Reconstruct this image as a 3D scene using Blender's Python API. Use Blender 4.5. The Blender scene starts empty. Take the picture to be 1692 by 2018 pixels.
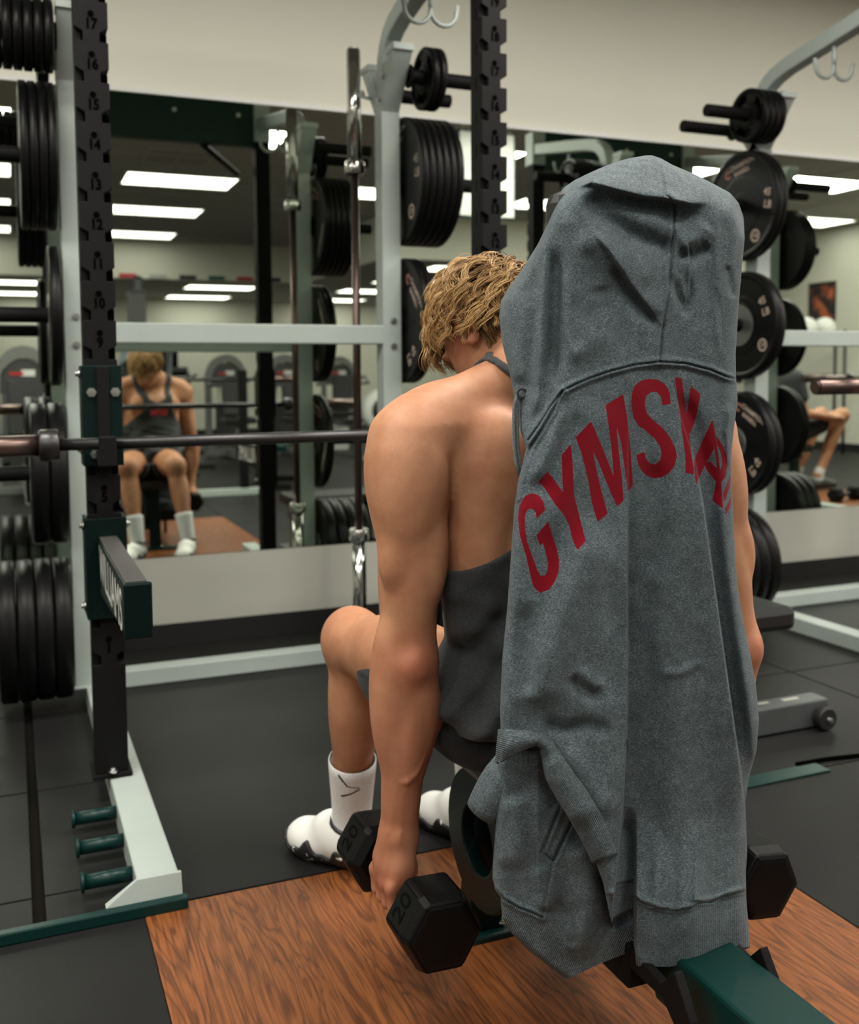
import bpy, bmesh, math, random
import numpy as np
from mathutils import Vector, Matrix
from mathutils.geometry import tessellate_polygon
random.seed(7); rng = np.random.default_rng(7)
SC = bpy.context.scene
COL = SC.collection

# ------------------------------------------------------------------ camera
# the lens was recovered from the vanishing points of the rack, mirror and wood platform
FPX, PCX, PCY, CAMH = 1953.32, 812.04, 870.5, 1.06          # for a 1692 x 2018 frame
RW = np.array([[0.92677839, 0.03266249, -0.37418576],
               [-0.37552016, 0.05895538, -0.92493723],
               [-0.00815049, 0.99772613, 0.066904]])
cam_d = bpy.data.cameras.new('camera')
cam = bpy.data.objects.new('camera', cam_d); COL.objects.link(cam)
m4 = Matrix.Identity(4)
for i in range(3):
    for j in range(3): m4[i][j] = RW[i][j]
m4.translation = (0, 0, CAMH); cam.matrix_world = m4
cam_d.sensor_fit = 'VERTICAL'; cam_d.sensor_height = 36.0; cam_d.sensor_width = 30.2
cam_d.lens = FPX / 2018 * 36
cam_d.shift_x = (846 - PCX) / 2018; cam_d.shift_y = (PCY - 1009) / 2018
cam_d.clip_start = 0.05; cam_d.clip_end = 60
cam_d.dof.use_dof = True; cam_d.dof.focus_distance = 1.42; cam_d.dof.aperture_fstop = 4.5
SC.camera = cam
# ------------------------------------------------------------------ world, exposure
w = bpy.data.worlds.new('World'); SC.world = w; w.use_nodes = True
w.node_tree.nodes['Background'].inputs[0].default_value = (0.8, 0.82, 0.85, 1)
w.node_tree.nodes['Background'].inputs[1].default_value = 0.02
vs = SC.view_settings
vs.view_transform = 'Standard'; vs.look = 'None'; vs.gamma = 1; vs.use_curve_mapping = False
vs.exposure = 0.0
LAMP = 1.0
ROWS = (30.0, 20.5, 6.0, 4.5, 4.5)      # radiance of the diffusers, row by row from the mirror wall
LOWER = 6.0
SC.cycles.max_bounces = 8; SC.cycles.diffuse_bounces = 4; SC.cycles.glossy_bounces = 5
SC.cycles.sample_clamp_indirect = 6
SC.cycles.use_denoising = True
CAMP = np.array([0, 0, CAMH])
def ray(x, y): return RW @ np.array([x - PCX, -(y - PCY), -FPX])
def aty(x, y, Y):                                            # a photo point at a known distance from the camera towards the wall
    r = ray(x, y); return CAMP + r * Y / r[1]
def aty_v(px, py, Y):
    q = np.stack([px - PCX, -(py - PCY), -FPX * np.ones_like(px)], -1)
    r = q @ RW.T
    return CAMP + r * (Y / r[..., 1])[..., None]
# ------------------------------------------------------------------ materials
MATS = {}
def new_mat(name):
    m = bpy.data.materials.new(name); m.use_nodes = True
    nt = m.node_tree; b = nt.nodes['Principled BSDF']
    MATS[name] = m
    return m, nt, b
def nd(nt, typ, **kw):
    n = nt.nodes.new(typ)
    for k, v in kw.items(): setattr(n, k, v)
    return n
def simple(name, col, rough=0.5, metal=0.0, noise=0.0, nscale=30, bump=0.0, spec=0.5, coat=0.0, bscale=None):
    m, nt, b = new_mat(name)
    b.inputs['Base Color'].default_value = (*col, 1); b.inputs['Roughness'].default_value = rough
    b.inputs['Metallic'].default_value = metal; b.inputs['Specular IOR Level'].default_value = spec
    b.inputs['Coat Weight'].default_value = coat
    if noise or bump:
        tc = nd(nt, 'ShaderNodeTexCoord'); nz = nd(nt, 'ShaderNodeTexNoise')
        nz.inputs['Scale'].default_value = nscale; nz.inputs['Detail'].default_value = 6
        nt.links.new(tc.outputs['Object'], nz.inputs['Vector'])
        if noise:
            mx = nd(nt, 'ShaderNodeMix', data_type='RGBA')
            mx.inputs[6].default_value = (*[c * (1 - noise) for c in col], 1)
            mx.inputs[7].default_value = (*[min(1, c * (1 + noise)) for c in col], 1)
            nt.links.new(nz.outputs['Fac'], mx.inputs[0]); nt.links.new(mx.outputs[2], b.inputs['Base Color'])
        if bump:
            bp = nd(nt, 'ShaderNodeBump'); bp.inputs['Strength'].default_value = bump; bp.inputs['Distance'].default_value = 0.002
            if bscale:
                n2 = nd(nt, 'ShaderNodeTexNoise'); n2.inputs['Scale'].default_value = bscale
                nt.links.new(tc.outputs['Object'], n2.inputs['Vector']); nt.links.new(n2.outputs['Fac'], bp.inputs['Height'])
            else: nt.links.new(nz.outputs['Fac'], bp.inputs['Height'])
            nt.links.new(bp.outputs['Normal'], b.inputs['Normal'])
    return m
def emit(name, col, s):
    m, nt, b = new_mat(name)
    b.inputs['Base Color'].default_value = (0.9, 0.9, 0.9, 1)
    b.inputs['Emission Color'].default_value = (*col, 1); b.inputs['Emission Strength'].default_value = s
    return m
WALL = simple('cream_wall_paint', (0.715, 0.705, 0.61), 0.75, noise=0.03, nscale=3, bump=0.05, bscale=200)
WALLLOW = simple('grey_beige_tone', (0.46, 0.46, 0.405), 0.7, noise=0.05, nscale=2, bump=0.05, bscale=200)  # strip below the mirror, darker and greyer than the cream above
CEIL = simple('ceiling_tile', (0.40, 0.385, 0.355), 0.9, noise=0.08, nscale=60)
CGRID = simple('ceiling_grid_metal', (0.42, 0.40, 0.37), 0.6)
STEEL = simple('white_powder_coat', (0.385, 0.435, 0.415), 0.38, noise=0.05, nscale=14, bump=0.06, bscale=90)
BLACKP = simple('black_powder_coat', (0.0058, 0.0058, 0.0062), 0.6, bump=0.03, bscale=300, spec=0.12)
DARKER = simple('black_marking_and_shade', (0.0008, 0.0008, 0.0008), 0.95, spec=0.02)
GREEN = simple('green_powder_coat', (0.0012, 0.023, 0.0205), 0.36, noise=0.12, nscale=20, spec=0.3)
GREEND = simple('dark_green_powder_coat', (0.0012, 0.0085, 0.0078), 0.42, noise=0.10, nscale=20, spec=0.16)
CHROME = simple('chrome', (0.62, 0.62, 0.60), 0.14, 1.0)
BOLT = simple('zinc_bolt', (0.55, 0.56, 0.55), 0.28, 1.0)
BARST = simple('dark_bar_steel', (0.06, 0.058, 0.06), 0.36, 0.85, bump=0.08, bscale=900)
BRONZE = simple('worn_bronze_steel', (0.14, 0.095, 0.085), 0.30, 0.9)
IRON = simple('black_plate_rubber', (0.0032, 0.0032, 0.0036), 0.40, noise=0.2, nscale=30, spec=0.17, bump=0.04, bscale=300)
HUB = simple('plate_hub_steel', (0.30, 0.31, 0.31), 0.35, 0.9)
PLATEINK = simple('plate_lettering_paint', (0.50, 0.40, 0.33), 0.6)
PLATERED = simple('plate_logo_red', (0.42, 0.16, 0.12), 0.6)
RUBBER = simple('dumbbell_rubber', (0.0032, 0.0032, 0.0034), 0.42, spec=0.15, noise=0.2, nscale=40, bump=0.10, bscale=260)
VINYL = simple('black_vinyl', (0.012, 0.012, 0.013), 0.42, spec=0.4, bump=0.08, bscale=120)
GREYM = simple('grey_machine_paint', (0.17, 0.175, 0.17), 0.5)
DKGREY = simple('dark_grey_plastic', (0.045, 0.046, 0.046), 0.5)
SILVER = simple('grey_metal_paint', (0.085, 0.092, 0.094), 0.4, 0.3, noise=0.12, nscale=25)
WHITEP = simple('white_plastic', (0.72, 0.72, 0.70), 0.4)
REDP = simple('red_print', (0.45, 0.02, 0.03), 0.5)
BLACKBASE = simple('black_rubber_base', (0.012, 0.012, 0.012), 0.45)
ARMTOP = simple('grey_wear_strip', (0.045, 0.043, 0.041), 0.5, noise=0.25, nscale=40)
SCREEN = simple('black_glass_screen', (0.006, 0.006, 0.007), 0.15)
FLOORBASE = simple('dusty_floor_gap', (0.006, 0.005, 0.004), 0.9, spec=0.08)
# mirror: silvered glass, slightly green
MIRROR, nt, b = new_mat('silvered_mirror_glass')
b.inputs['Metallic'].default_value = 1; b.inputs['Roughness'].default_value = 0.0
b.inputs['Base Color'].default_value = (0.74, 0.80, 0.72, 1)
# rubber floor with pale flecks and dust
FLOORM, nt, b = new_mat('black_rubber_floor')
tc = nd(nt, 'ShaderNodeTexCoord')
n1 = nd(nt, 'ShaderNodeTexNoise'); n1.inputs['Scale'].default_value = 2.2; n1.inputs['Detail'].default_value = 5
n2 = nd(nt, 'ShaderNodeTexVoronoi'); n2.inputs['Scale'].default_value = 26
n3 = nd(nt, 'ShaderNodeTexNoise'); n3.inputs['Scale'].default_value = 140; n3.inputs['Detail'].default_value = 3
for n in (n1, n2, n3): nt.links.new(tc.outputs['Object'], n.inputs['Vector'])
r1 = nd(nt, 'ShaderNodeValToRGB'); r1.color_ramp.elements[0].position = 0.3; r1.color_ramp.elements[1].position = 0.75
r1.color_ramp.elements[0].color = (0.006, 0.006, 0.0065, 1); r1.color_ramp.elements[1].color = (0.0125, 0.0125, 0.0125, 1)
nt.links.new(n1.outputs['Fac'], r1.inputs[0])
r2 = nd(nt, 'ShaderNodeValToRGB'); r2.color_ramp.elements[0].position = 0.0; r2.color_ramp.elements[1].position = 0.035
r2.color_ramp.elements[0].color = (1, 1, 1, 1); r2.color_ramp.elements[1].color = (0, 0, 0, 1)
nt.links.new(n2.outputs['Distance'], r2.inputs[0])
mm = nd(nt, 'ShaderNodeMath', operation='MULTIPLY'); nt.links.new(r2.outputs[0], mm.inputs[0]); nt.links.new(n1.outputs['Fac'], mm.inputs[1])
mx = nd(nt, 'ShaderNodeMix', data_type='RGBA'); nt.links.new(mm.outputs[0], mx.inputs[0])
nt.links.new(r1.outputs[0], mx.inputs[6]); mx.inputs[7].default_value = (0.08, 0.075, 0.065, 1)
nt.links.new(mx.outputs[2], b.inputs['Base Color'])
b.inputs['Roughness'].default_value = 0.55; b.inputs['Specular IOR Level'].default_value = 0.24
bp = nd(nt, 'ShaderNodeBump'); bp.inputs['Strength'].default_value = 0.15; bp.inputs['Distance'].default_value = 0.002
nt.links.new(n3.outputs['Fac'], bp.inputs['Height']); nt.links.new(bp.outputs['Normal'], b.inputs['Normal'])
# plywood
WOOD, nt, b = new_mat('varnished_plywood')
tc = nd(nt, 'ShaderNodeTexCoord')
mp = nd(nt, 'ShaderNodeMapping'); mp.inputs['Scale'].default_value = (1.0, 0.145, 1.0); mp.inputs['Rotation'].default_value = (0, 0, 0.06)
nt.links.new(tc.outputs['Object'], mp.inputs['Vector'])
nz = nd(nt, 'ShaderNodeTexNoise'); nz.inputs['Scale'].default_value = 15.0; nz.inputs['Detail'].default_value = 3.0; nz.inputs['Roughness'].default_value = 0.45; nz.inputs['Distortion'].default_value = 0.55
nt.links.new(mp.outputs[0], nz.inputs['Vector'])
mu = nd(nt, 'ShaderNodeMath', operation='MULTIPLY'); mu.inputs[1].default_value = 11.0; nt.links.new(nz.outputs['Fac'], mu.inputs[0])
fr = nd(nt, 'ShaderNodeMath', operation='FRACT'); nt.links.new(mu.outputs[0], fr.inputs[0])
ra = nd(nt, 'ShaderNodeValToRGB')
e = ra.color_ramp.elements; e[0].position = 0.0; e[0].color = (0.105, 0.033, 0.0105, 1); e[1].position = 0.42; e[1].color = (0.245, 0.082, 0.0235, 1)
x = e.new(0.16); x.color = (0.170, 0.054, 0.0155, 1); x = e.new(0.9); x.color = (0.220, 0.072, 0.0205, 1); x = e.new(1.0); x.color = (0.12, 0.040, 0.014, 1)
nt.links.new(fr.outputs[0], ra.inputs[0])
fn = nd(nt, 'ShaderNodeTexNoise'); fn.inputs['Scale'].default_value = 60; fn.inputs['Detail'].default_value = 4
mp2 = nd(nt, 'ShaderNodeMapping'); mp2.inputs['Scale'].default_value = (3.4, 0.14, 1.0); nt.links.new(tc.outputs['Object'], mp2.inputs['Vector']); nt.links.new(mp2.outputs[0], fn.inputs['Vector'])
rf = nd(nt, 'ShaderNodeValToRGB'); rf.color_ramp.elements[0].position = 0.32; rf.color_ramp.elements[0].color = (0.36, 0.31, 0.27, 1); rf.color_ramp.elements[1].position = 0.55; rf.color_ramp.elements[1].color = (1, 1, 1, 1)
nt.links.new(fn.outputs['Fac'], rf.inputs[0])
ml = nd(nt, 'ShaderNodeMix', data_type='RGBA', blend_type='MULTIPLY'); ml.inputs[0].default_value = 0.8
nt.links.new(ra.outputs[0], ml.inputs[6]); nt.links.new(rf.outputs[0], ml.inputs[7]); nt.links.new(ml.outputs[2], b.inputs['Base Color'])
b.inputs['Roughness'].default_value = 0.42; b.inputs['Specular IOR Level'].default_value = 0.35

# ------------------------------------------------------------------ mesh helpers
class MB:
    def __init__(s): s.v = []; s.f = []; s.sm = []
    def add(s, vs, fs, smooth=False):
        o = len(s.v); s.v += [tuple(map(float, p)) for p in vs]
        for f in fs: s.f.append(tuple(o + i for i in f)); s.sm.append(smooth)
        return s
    def box(s, x0, x1, y0, y1, z0, z1):
        return s.add([(x0,y0,z0),(x1,y0,z0),(x1,y1,z0),(x0,y1,z0),(x0,y0,z1),(x1,y0,z1),(x1,y1,z1),(x0,y1,z1)],
                     [(0,3,2,1),(4,5,6,7),(0,1,5,4),(1,2,6,5),(2,3,7,6),(3,0,4,7)])
    def hexa(s, b4, t4):                                     # bottom and top quads, counter-clockwise from above
        return s.add(list(b4) + list(t4), [(0,3,2,1),(4,5,6,7),(0,1,5,4),(1,2,6,5),(2,3,7,6),(3,0,4,7)])
    def beam(s, p, q, w, h, up=(0, 0, 1)):                   # rectangular bar from p to q
        p = Vector(p); q = Vector(q); d = (q - p).normalized(); u = Vector(up)
        x = d.cross(u).normalized(); u = x.cross(d).normalized()
        c = [(-w/2, -h/2), (w/2, -h/2), (w/2, h/2), (-w/2, h/2)]
        return s.hexa([p + x*a + u*b_ for a, b_ in c], [q + x*a + u*b_ for a, b_ in c])
    def cyl(s, p, q, r, r2=None, n=20, caps=True):
        r2 = r if r2 is None else r2
        p = Vector(p); q = Vector(q); d = (q - p).normalized()
        a = Vector((0, 0, 1)) if abs(d.z) < 0.9 else Vector((1, 0, 0))
        x = d.cross(a).normalized(); y = d.cross(x)
        ring = [(math.cos(2*math.pi*i/n), math.sin(2*math.pi*i/n)) for i in range(n)]
        o = len(s.v)
        s.v += [tuple(p + (x*c + y*t)*r) for c, t in ring] + [tuple(q + (x*c + y*t)*r2) for c, t in ring]
        for i in range(n):
            j = (i+1) % n; s.f.append((o+i, o+j, o+n+j, o+n+i)); s.sm.append(True)
        if caps:
            s.f.append(tuple(o+i for i in range(n))[::-1]); s.sm.append(False)
            s.f.append(tuple(o+n+i for i in range(n))); s.sm.append(False)
        return s
    def lathe(s, c, axis, prof, n=40):                       # prof = [(distance along axis, radius)]
        c = Vector(c); d = Vector(axis).normalized()
        a = Vector((0, 0, 1)) if abs(d.z) < 0.9 else Vector((1, 0, 0))
        x = d.cross(a).normalized(); y = d.cross(x)
        o = len(s.v); k = len(prof)
        for h, r in prof:
            s.v += [tuple(c + d*h + (x*math.cos(2*math.pi*i/n) + y*math.sin(2*math.pi*i/n))*r) for i in range(n)]
        for m in range(k-1):
            flat = abs(prof[m][0] - prof[m+1][0]) < 1e-6
            for i in range(n):
                j = (i+1) % n; s.f.append((o+m*n+i, o+m*n+j, o+(m+1)*n+j, o+(m+1)*n+i)); s.sm.append(not flat)
        return s
    def tube(s, pts, r, n=8, caps=True):
        pts = [Vector(p) for p in pts]; k = len(pts)
        rr = r if hasattr(r, '__len__') else [r]*k
        o = len(s.v); px = None
        for i, p in enumerate(pts):
            d = (pts[min(i+1, k-1)] - pts[max(i-1, 0)]).normalized()
            if px is None:
                a = Vector((0, 0, 1)) if abs(d.z) < 0.9 else Vector((1, 0, 0)); px = d.cross(a).normalized()
            px = (px - d*px.dot(d)).normalized(); py = d.cross(px)
            s.v += [tuple(p + (px*math.cos(2*math.pi*t/n) + py*math.sin(2*math.pi*t/n))*rr[i]) for t in range(n)]
        for m in range(k-1):
            for i in range(n):
                j = (i+1) % n; s.f.append((o+m*n+i, o+m*n+j, o+(m+1)*n+j, o+(m+1)*n+i)); s.sm.append(True)
        if caps:
            s.f.append(tuple(o+i for i in range(n))[::-1]); s.sm.append(False)
            s.f.append(tuple(o+(k-1)*n+i for i in range(n))); s.sm.append(False)
        return s
    def sweep(s, pts, w, h, side):                           # rectangular bar along a bent path; side = width direction
        pts = [Vector(p) for p in pts]; k = len(pts); x = Vector(side).normalized(); o = len(s.v)
        for i, p in enumerate(pts):
            d = (pts[min(i+1, k-1)] - pts[max(i-1, 0)]).normalized(); u = x.cross(d).normalized()
            s.v += [tuple(p + x*a*w/2 + u*c*h/2) for a, c in ((-1,-1),(1,-1),(1,1),(-1,1))]
        for m in range(k-1):
            for i in range(4):
                j = (i+1) % 4; s.f.append((o+m*4+i, o+m*4+j, o+(m+1)*4+j, o+(m+1)*4+i)); s.sm.append(False)
        s.f.append((o+3, o+2, o+1, o)); s.f.append((o+(k-1)*4, o+(k-1)*4+1, o+(k-1)*4+2, o+(k-1)*4+3)); s.sm += [False]*2
        return s
    def prism(s, poly, fn0, fn1):                            # a 2-D outline between two mappings to 3-D
        n = len(poly); o = len(s.v)
        s.v += [tuple(fn0(*p)) for p in poly] + [tuple(fn1(*p)) for p in poly]
        tr = tessellate_polygon([[Vector((p[0], p[1], 0)) for p in poly]])
        for t in tr:
            s.f.append((o+t[0], o+t[1], o+t[2])); s.f.append((o+n+t[2], o+n+t[1], o+n+t[0])); s.sm += [False]*2
        for i in range(n):
            j = (i+1) % n; s.f.append((o+i, o+j, o+n+j, o+n+i)); s.sm.append(False)
        return s
    def sphere(s, c, r, n=12):
        rs = r if hasattr(r, '__len__') else (r, r, r); o = len(s.v); c = Vector(c); m = n//2 + 1
        for i in range(1, m):
            t = math.pi*i/m
            s.v += [(c.x + rs[0]*math.sin(t)*math.cos(2*math.pi*j/n), c.y + rs[1]*math.sin(t)*math.sin(2*math.pi*j/n), c.z + rs[2]*math.cos(t)) for j in range(n)]
        for i in range(m-2):
            for j in range(n):
                k = (j+1) % n; s.f.append((o+i*n+j, o+(i+1)*n+j, o+(i+1)*n+k, o+i*n+k)); s.sm.append(True)
        s.v += [(c.x, c.y, c.z+rs[2]), (c.x, c.y, c.z-rs[2])]; T = len(s.v)-2
        for j in range(n):
            k = (j+1) % n
            s.f.append((T, o+j, o+k)); s.f.append((T+1, o+(m-2)*n+k, o+(m-2)*n+j)); s.sm += [True]*2
        return s
    def mesh(s, name, fix=True):
        me = bpy.data.meshes.new(name); me.from_pydata(s.v, [], s.f)
        me.polygons.foreach_set('use_smooth', s.sm)
        if fix:
            bm = bmesh.new(); bm.from_mesh(me); bmesh.ops.recalc_face_normals(bm, faces=bm.faces); bm.to_mesh(me); bm.free()
        me.update(); return me
def link(name, me, mat=None, parent=None, bevel=0, loc=None):
    o = bpy.data.objects.new(name, me); COL.objects.link(o)
    if mat is not None and not me.materials: me.materials.append(mat)
    if parent is not None: o.parent = parent
    if loc is not None: o.location = loc
    if bevel:
        bv = o.modifiers.new('bevel', 'BEVEL'); bv.width = bevel; bv.segments = 2; bv.limit_method = 'ANGLE'; bv.angle_limit = math.radians(40)
        bv.harden_normals = False
    return o
def obj(name, mb, mat, parent=None, bevel=0, loc=None, fix=True):
    return link(name, mb.mesh(name, fix), mat, parent, bevel, loc)
def tag(o, label=None, cat=None, group=None, kind=None):
    if label: o['label'] = label
    if cat: o['category'] = cat
    if group: o['group'] = group
    if kind: o['kind'] = kind
    return o
def thing(name, label, cat, loc=(0, 0, 0), rz=0, group=None):
    o = bpy.data.objects.new(name, None); o.empty_display_size = 0.1; COL.objects.link(o)
    o.location = loc; o.rotation_euler = (0, 0, rz)
    return tag(o, label, cat, group)
def struct(name, mb, mat, parent=None, bevel=0):
    o = obj(name, mb, mat, parent, bevel)
    if parent is None: o['kind'] = 'structure'
    return o
def dup(root, loc=None, rz=None, label=None, group=None):
    def cp(o, par):
        c = o.copy(); COL.objects.link(c)
        if par is not None: c.parent = par
        for ch in kids.get(o.name, ()): cp(ch, c)
        return c
    kids = {}
    for o in COL.objects:
        if o.parent: kids.setdefault(o.parent.name, []).append(o)
    r = cp(root, None)
    if loc is not None: r.location = loc
    if rz is not None: r.rotation_euler = (0, 0, rz)
    if label: r['label'] = label
    if group: r['group'] = group
    return r
TXT = {}
def text_mb(s, size, bold=0.0, sx=1.0):                     # flat lettering centred on the origin in x-y
    k = (s, size, bold, sx)
    if k not in TXT:
        cu = bpy.data.curves.new('t', 'FONT'); cu.body = s; cu.size = size; cu.align_x = 'CENTER'; cu.align_y = 'CENTER'; cu.offset = bold; cu.resolution_u = 3
        o = bpy.data.objects.new('t', cu); COL.objects.link(o)
        dg = bpy.context.evaluated_depsgraph_get(); me = bpy.data.meshes.new_from_object(o.evaluated_get(dg))
        TXT[k] = ([(v.co.x*sx, v.co.y) for v in me.vertices], [tuple(p.vertices) for p in me.polygons])
        bpy.data.objects.remove(o); bpy.data.curves.remove(cu); bpy.data.meshes.remove(me)
    return TXT[k]
def add_text(mb, s, size, org, ux, uy, bold=0.0, sx=1.0):
    v, f = text_mb(s, size, bold, sx); org = Vector(org); ux = Vector(ux); uy = Vector(uy)
    mb.add([org + ux*a + uy*b_ for a, b_ in v], f); return mb
# ------------------------------------------------------------------ the room
WY = 3.93                                                    # wall with the mirror
X0, X1, YB, CZ = -5.0, 10.4, -10.4, 3.0
SOFX, SOFY, SOFZ = 4.2, -3.4, 2.47
b = MB().box(X0-.2, X1+.2, YB-.2, WY+.2, -0.14, -0.012); floor = struct('floor', b, FLOORBASE)
def mat_piece(x0, x1, y0, y1, gap=0.003, z=0.0):
    o = obj('rubber_mat', MB().box(x0+gap, x1-gap, y0+gap, y1-gap, -0.012, z), FLOORM, floor, 0.002); return o
# small rubber tiles on the left, one big mat inside the rack, large mats elsewhere
xs = [-1.83, -1.22, -0.61, 0.02, 0.215]
ys = [-0.32, 0.60, 1.955, 2.11, 2.67, 3.30, WY]
for j in range(2): mat_piece(-.61, .215, ys[j], ys[j+1])
for i in range(4):
    for j in range(0 if i < 2 else 2, 6): mat_piece(xs[i] + (.009 if i == 3 else 0), xs[i+1] - (.009 if i == 2 else 0), ys[j], ys[j+1])
mat_piece(0.215, 1.466, 1.98, WY); mat_piece(0.215, 1.466, -0.32, 0.38)
for x0, x1 in ((1.466, 2.53), (2.53, 3.75), (3.75, 5.0)):
    for y0, y1 in ((-0.32, 0.75), (0.75, 2.00), (2.00, 2.70), (2.70, WY)): mat_piece(x0, x1, y0, y1)
for x0 in np.arange(5.0, X1-.1, 1.35):
    for y0 in (-0.32, 1.10, 2.52): mat_piece(x0, x0+1.35, y0, min(y0+1.42, WY))
for x0 in np.arange(X0, X1-.1, 1.54):
    for y0 in np.arange(YB, -0.4, 1.44): mat_piece(x0, x0+1.54, y0, y0+1.44)
for y0 in np.arange(-0.32, 3.9, 1.42): mat_piece(X0, -3.4, y0, min(y0+1.42, WY)); mat_piece(-3.4, -1.83, y0, min(y0+1.42, WY))
struct('wall_back', MB().box(X0-.2, X1+.2, WY+.012, WY+.15, -.01, CZ+.1), WALL)
struct('wall_left', MB().box(X0-.15, X0, YB, WY+.012, -.01, CZ+.1), WALL)
struct('wall_right', MB().box(X1, X1+.15, YB, WY+.012, -.01, CZ+.1), WALL)
struct('wall_front', MB().box(X0-.15, X1+.15, YB-.15, YB, -.01, CZ+.1), WALL)
ceil = struct('ceiling', MB().box(X0-.15, X1+.15, YB-.15, WY+.15, CZ, CZ+.1), CEIL)
g = MB()
for x in np.arange(X0+.35, X1, 1.22): g.box(x-.012, x+.012, -6.8, WY, CZ-.006, CZ+.001)
for y in np.arange(-6.6, WY, .61): g.box(X0, X1, y-.012, y+.012, CZ-.006, CZ+.001)
obj('ceiling_grid', g, CGRID, ceil)
# dropped soffit along the far side of the room
sf = MB().box(X0, SOFX, YB, -6.8, SOFZ, CZ-.002).box(SOFX, X1, YB, SOFY, SOFZ, CZ-.002)
struct('trim_1', sf, WALL)
struct('trim_2', MB().box(X0, SOFX, YB, -6.81, SOFZ-.01, SOFZ-.0005).box(SOFX, X1, YB, SOFY-.01, SOFZ-.01, SOFZ-.0005), CEIL)
struct('baseboard_back', MB().box(X0, X1, WY, WY+.012, 0, .09), BLACKBASE)
struct('baseboard_front', MB().box(X0, X1, YB, YB+.012, 0, .10), BLACKBASE)
struct('baseboard_right', MB().box(X1-.012, X1, YB, WY, 0, .10), BLACKBASE)
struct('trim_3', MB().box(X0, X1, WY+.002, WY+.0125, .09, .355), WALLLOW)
# the mirror
t = thing('wall_mirror', 'long frameless wall mirror fixed to the cream wall behind the racks', 'mirror', (2.7, WY, .357))
mo = obj('mirror_glass', MB().box(X0+.1-2.7, X1-2.7-.1, 0, .012, 0, 2.133-.357), MIRROR, t)
ob = obj('top_channel', MB().box(X0+.1-2.7, X1-2.7-.1, -.006, .012, 2.133-.357, 2.150-.357), WHITEP, t)
ob['label'] = 'white plastic channel along the top edge'
# ceiling lights
TROF = simple('white_light_frame', (0.75, 0.74, 0.70), 0.5)
fr = MB()
for a, c, d, e_ in ((-.54,.54,-.315,-.30),(-.54,.54,.30,.315),(-.54,-.525,-.30,.30),(.525,.54,-.30,.30)): fr.box(a, c, d, e_, -.012, 0)
frm = fr.mesh('frame'); frm.materials.append(TROF)
DIF = {}
def diffuser(s):
    if s not in DIF:
        DIF[s] = MB().add([(-.525,-.30,-.006),(.525,-.30,-.006),(.525,.30,-.006),(-.525,.30,-.006)], [(3,2,1,0)]).mesh('diffuser', False); DIF[s].materials.append(emit('light_diffuser', (1.0, 0.965, 0.87), s))
    return DIF[s]
def troffer(x, y, z, lab, s):
    t = thing('ceiling_light', lab, 'light', (x, y, z), 0, 'lit ceiling panels')
    link('frame', frm, None, t); link('diffuser', diffuser(s), None, t)
cols = [-2.6, -.46, 1.62, 3.74, 5.85, 7.80, 9.6]
cn = ['first', 'second', 'third', 'fourth', 'fifth', 'sixth', 'seventh']
for j, y in enumerate((1.75, -.22, -2.22, -4.12, -6.15)):
    for i, x in enumerate(cols):
        if x > SOFX - .5 and y < SOFY: continue
        troffer(x, y, CZ, f'bright ceiling panel, {cn[j]} row out from the mirror wall and {cn[i]} from the left', ROWS[j])
for j, y in enumerate((-4.15, -6.0, -7.75, -9.75)):
    for i, x in enumerate((-2.4, .4, 3.1, 5.6, 7.6)):
        if x < SOFX + .4 and y > -7: continue
        troffer(x, y, SOFZ-.012, f'bright panel in the lower ceiling, {cn[j]} row behind the soffit and {cn[i]} from the left', LOWER)
# wood lifting platform
b = MB().box(.213-.84, 1.466-.84, .38-1.18, 1.975-1.18, -.012, .0005)
o = obj('lifting_platform', b, WOOD, None, .002, (.84, 1.18, 0)); tag(o, 'varnished plywood lifting platform let into the black rubber floor under the bench', 'platform')
b = MB().box(-.62, .62, -.8, .8, -.012, .0035)
o = obj('lifting_platform', b, WOOD, None, .002, (3.58, 1.15, 0)); tag(o, 'plywood platform in front of the rack at the right, seen in the mirror', 'platform')
b = MB().box(-.62, .62, -.8, .8, -.012, .0035)
o = obj('lifting_platform', b, WOOD, None, .002, (6.3, 1.15, 0)); tag(o, 'plywood platform farthest right, seen in the mirror behind the dumbbell', 'platform')
# green floor edging
o = obj('floor_edging_bar', MB().hexa([(-1.2,1.944,0),(.297,1.944,0),(.297,1.965,0),(-1.2,1.965,0)], [(-1.2,1.946,.023),(.297,1.946,.023),(.297,1.965,.024),(-1.2,1.965,.024)]), GREEN, None, .003)
tag(o, 'green steel edging bar on the floor before the left foot of the white rack', 'edging bar')
o = obj('floor_edging_bar', MB().box(1.47, 1.985, 1.965, 2.02, 0, .006), GREEN, None, .002)
tag(o, 'short flat green steel strip on the floor right of the hoodie', 'edging bar')
pts = [(1.93+.1*i, 2.03-.012*i+.01*math.sin(i*1.3), .006) for i in range(9)]
o = obj('floor_cable', MB().tube(pts, .006, 8), DARKER); tag(o, 'thin black cable lying on the rubber floor at the right', 'cable')

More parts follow.
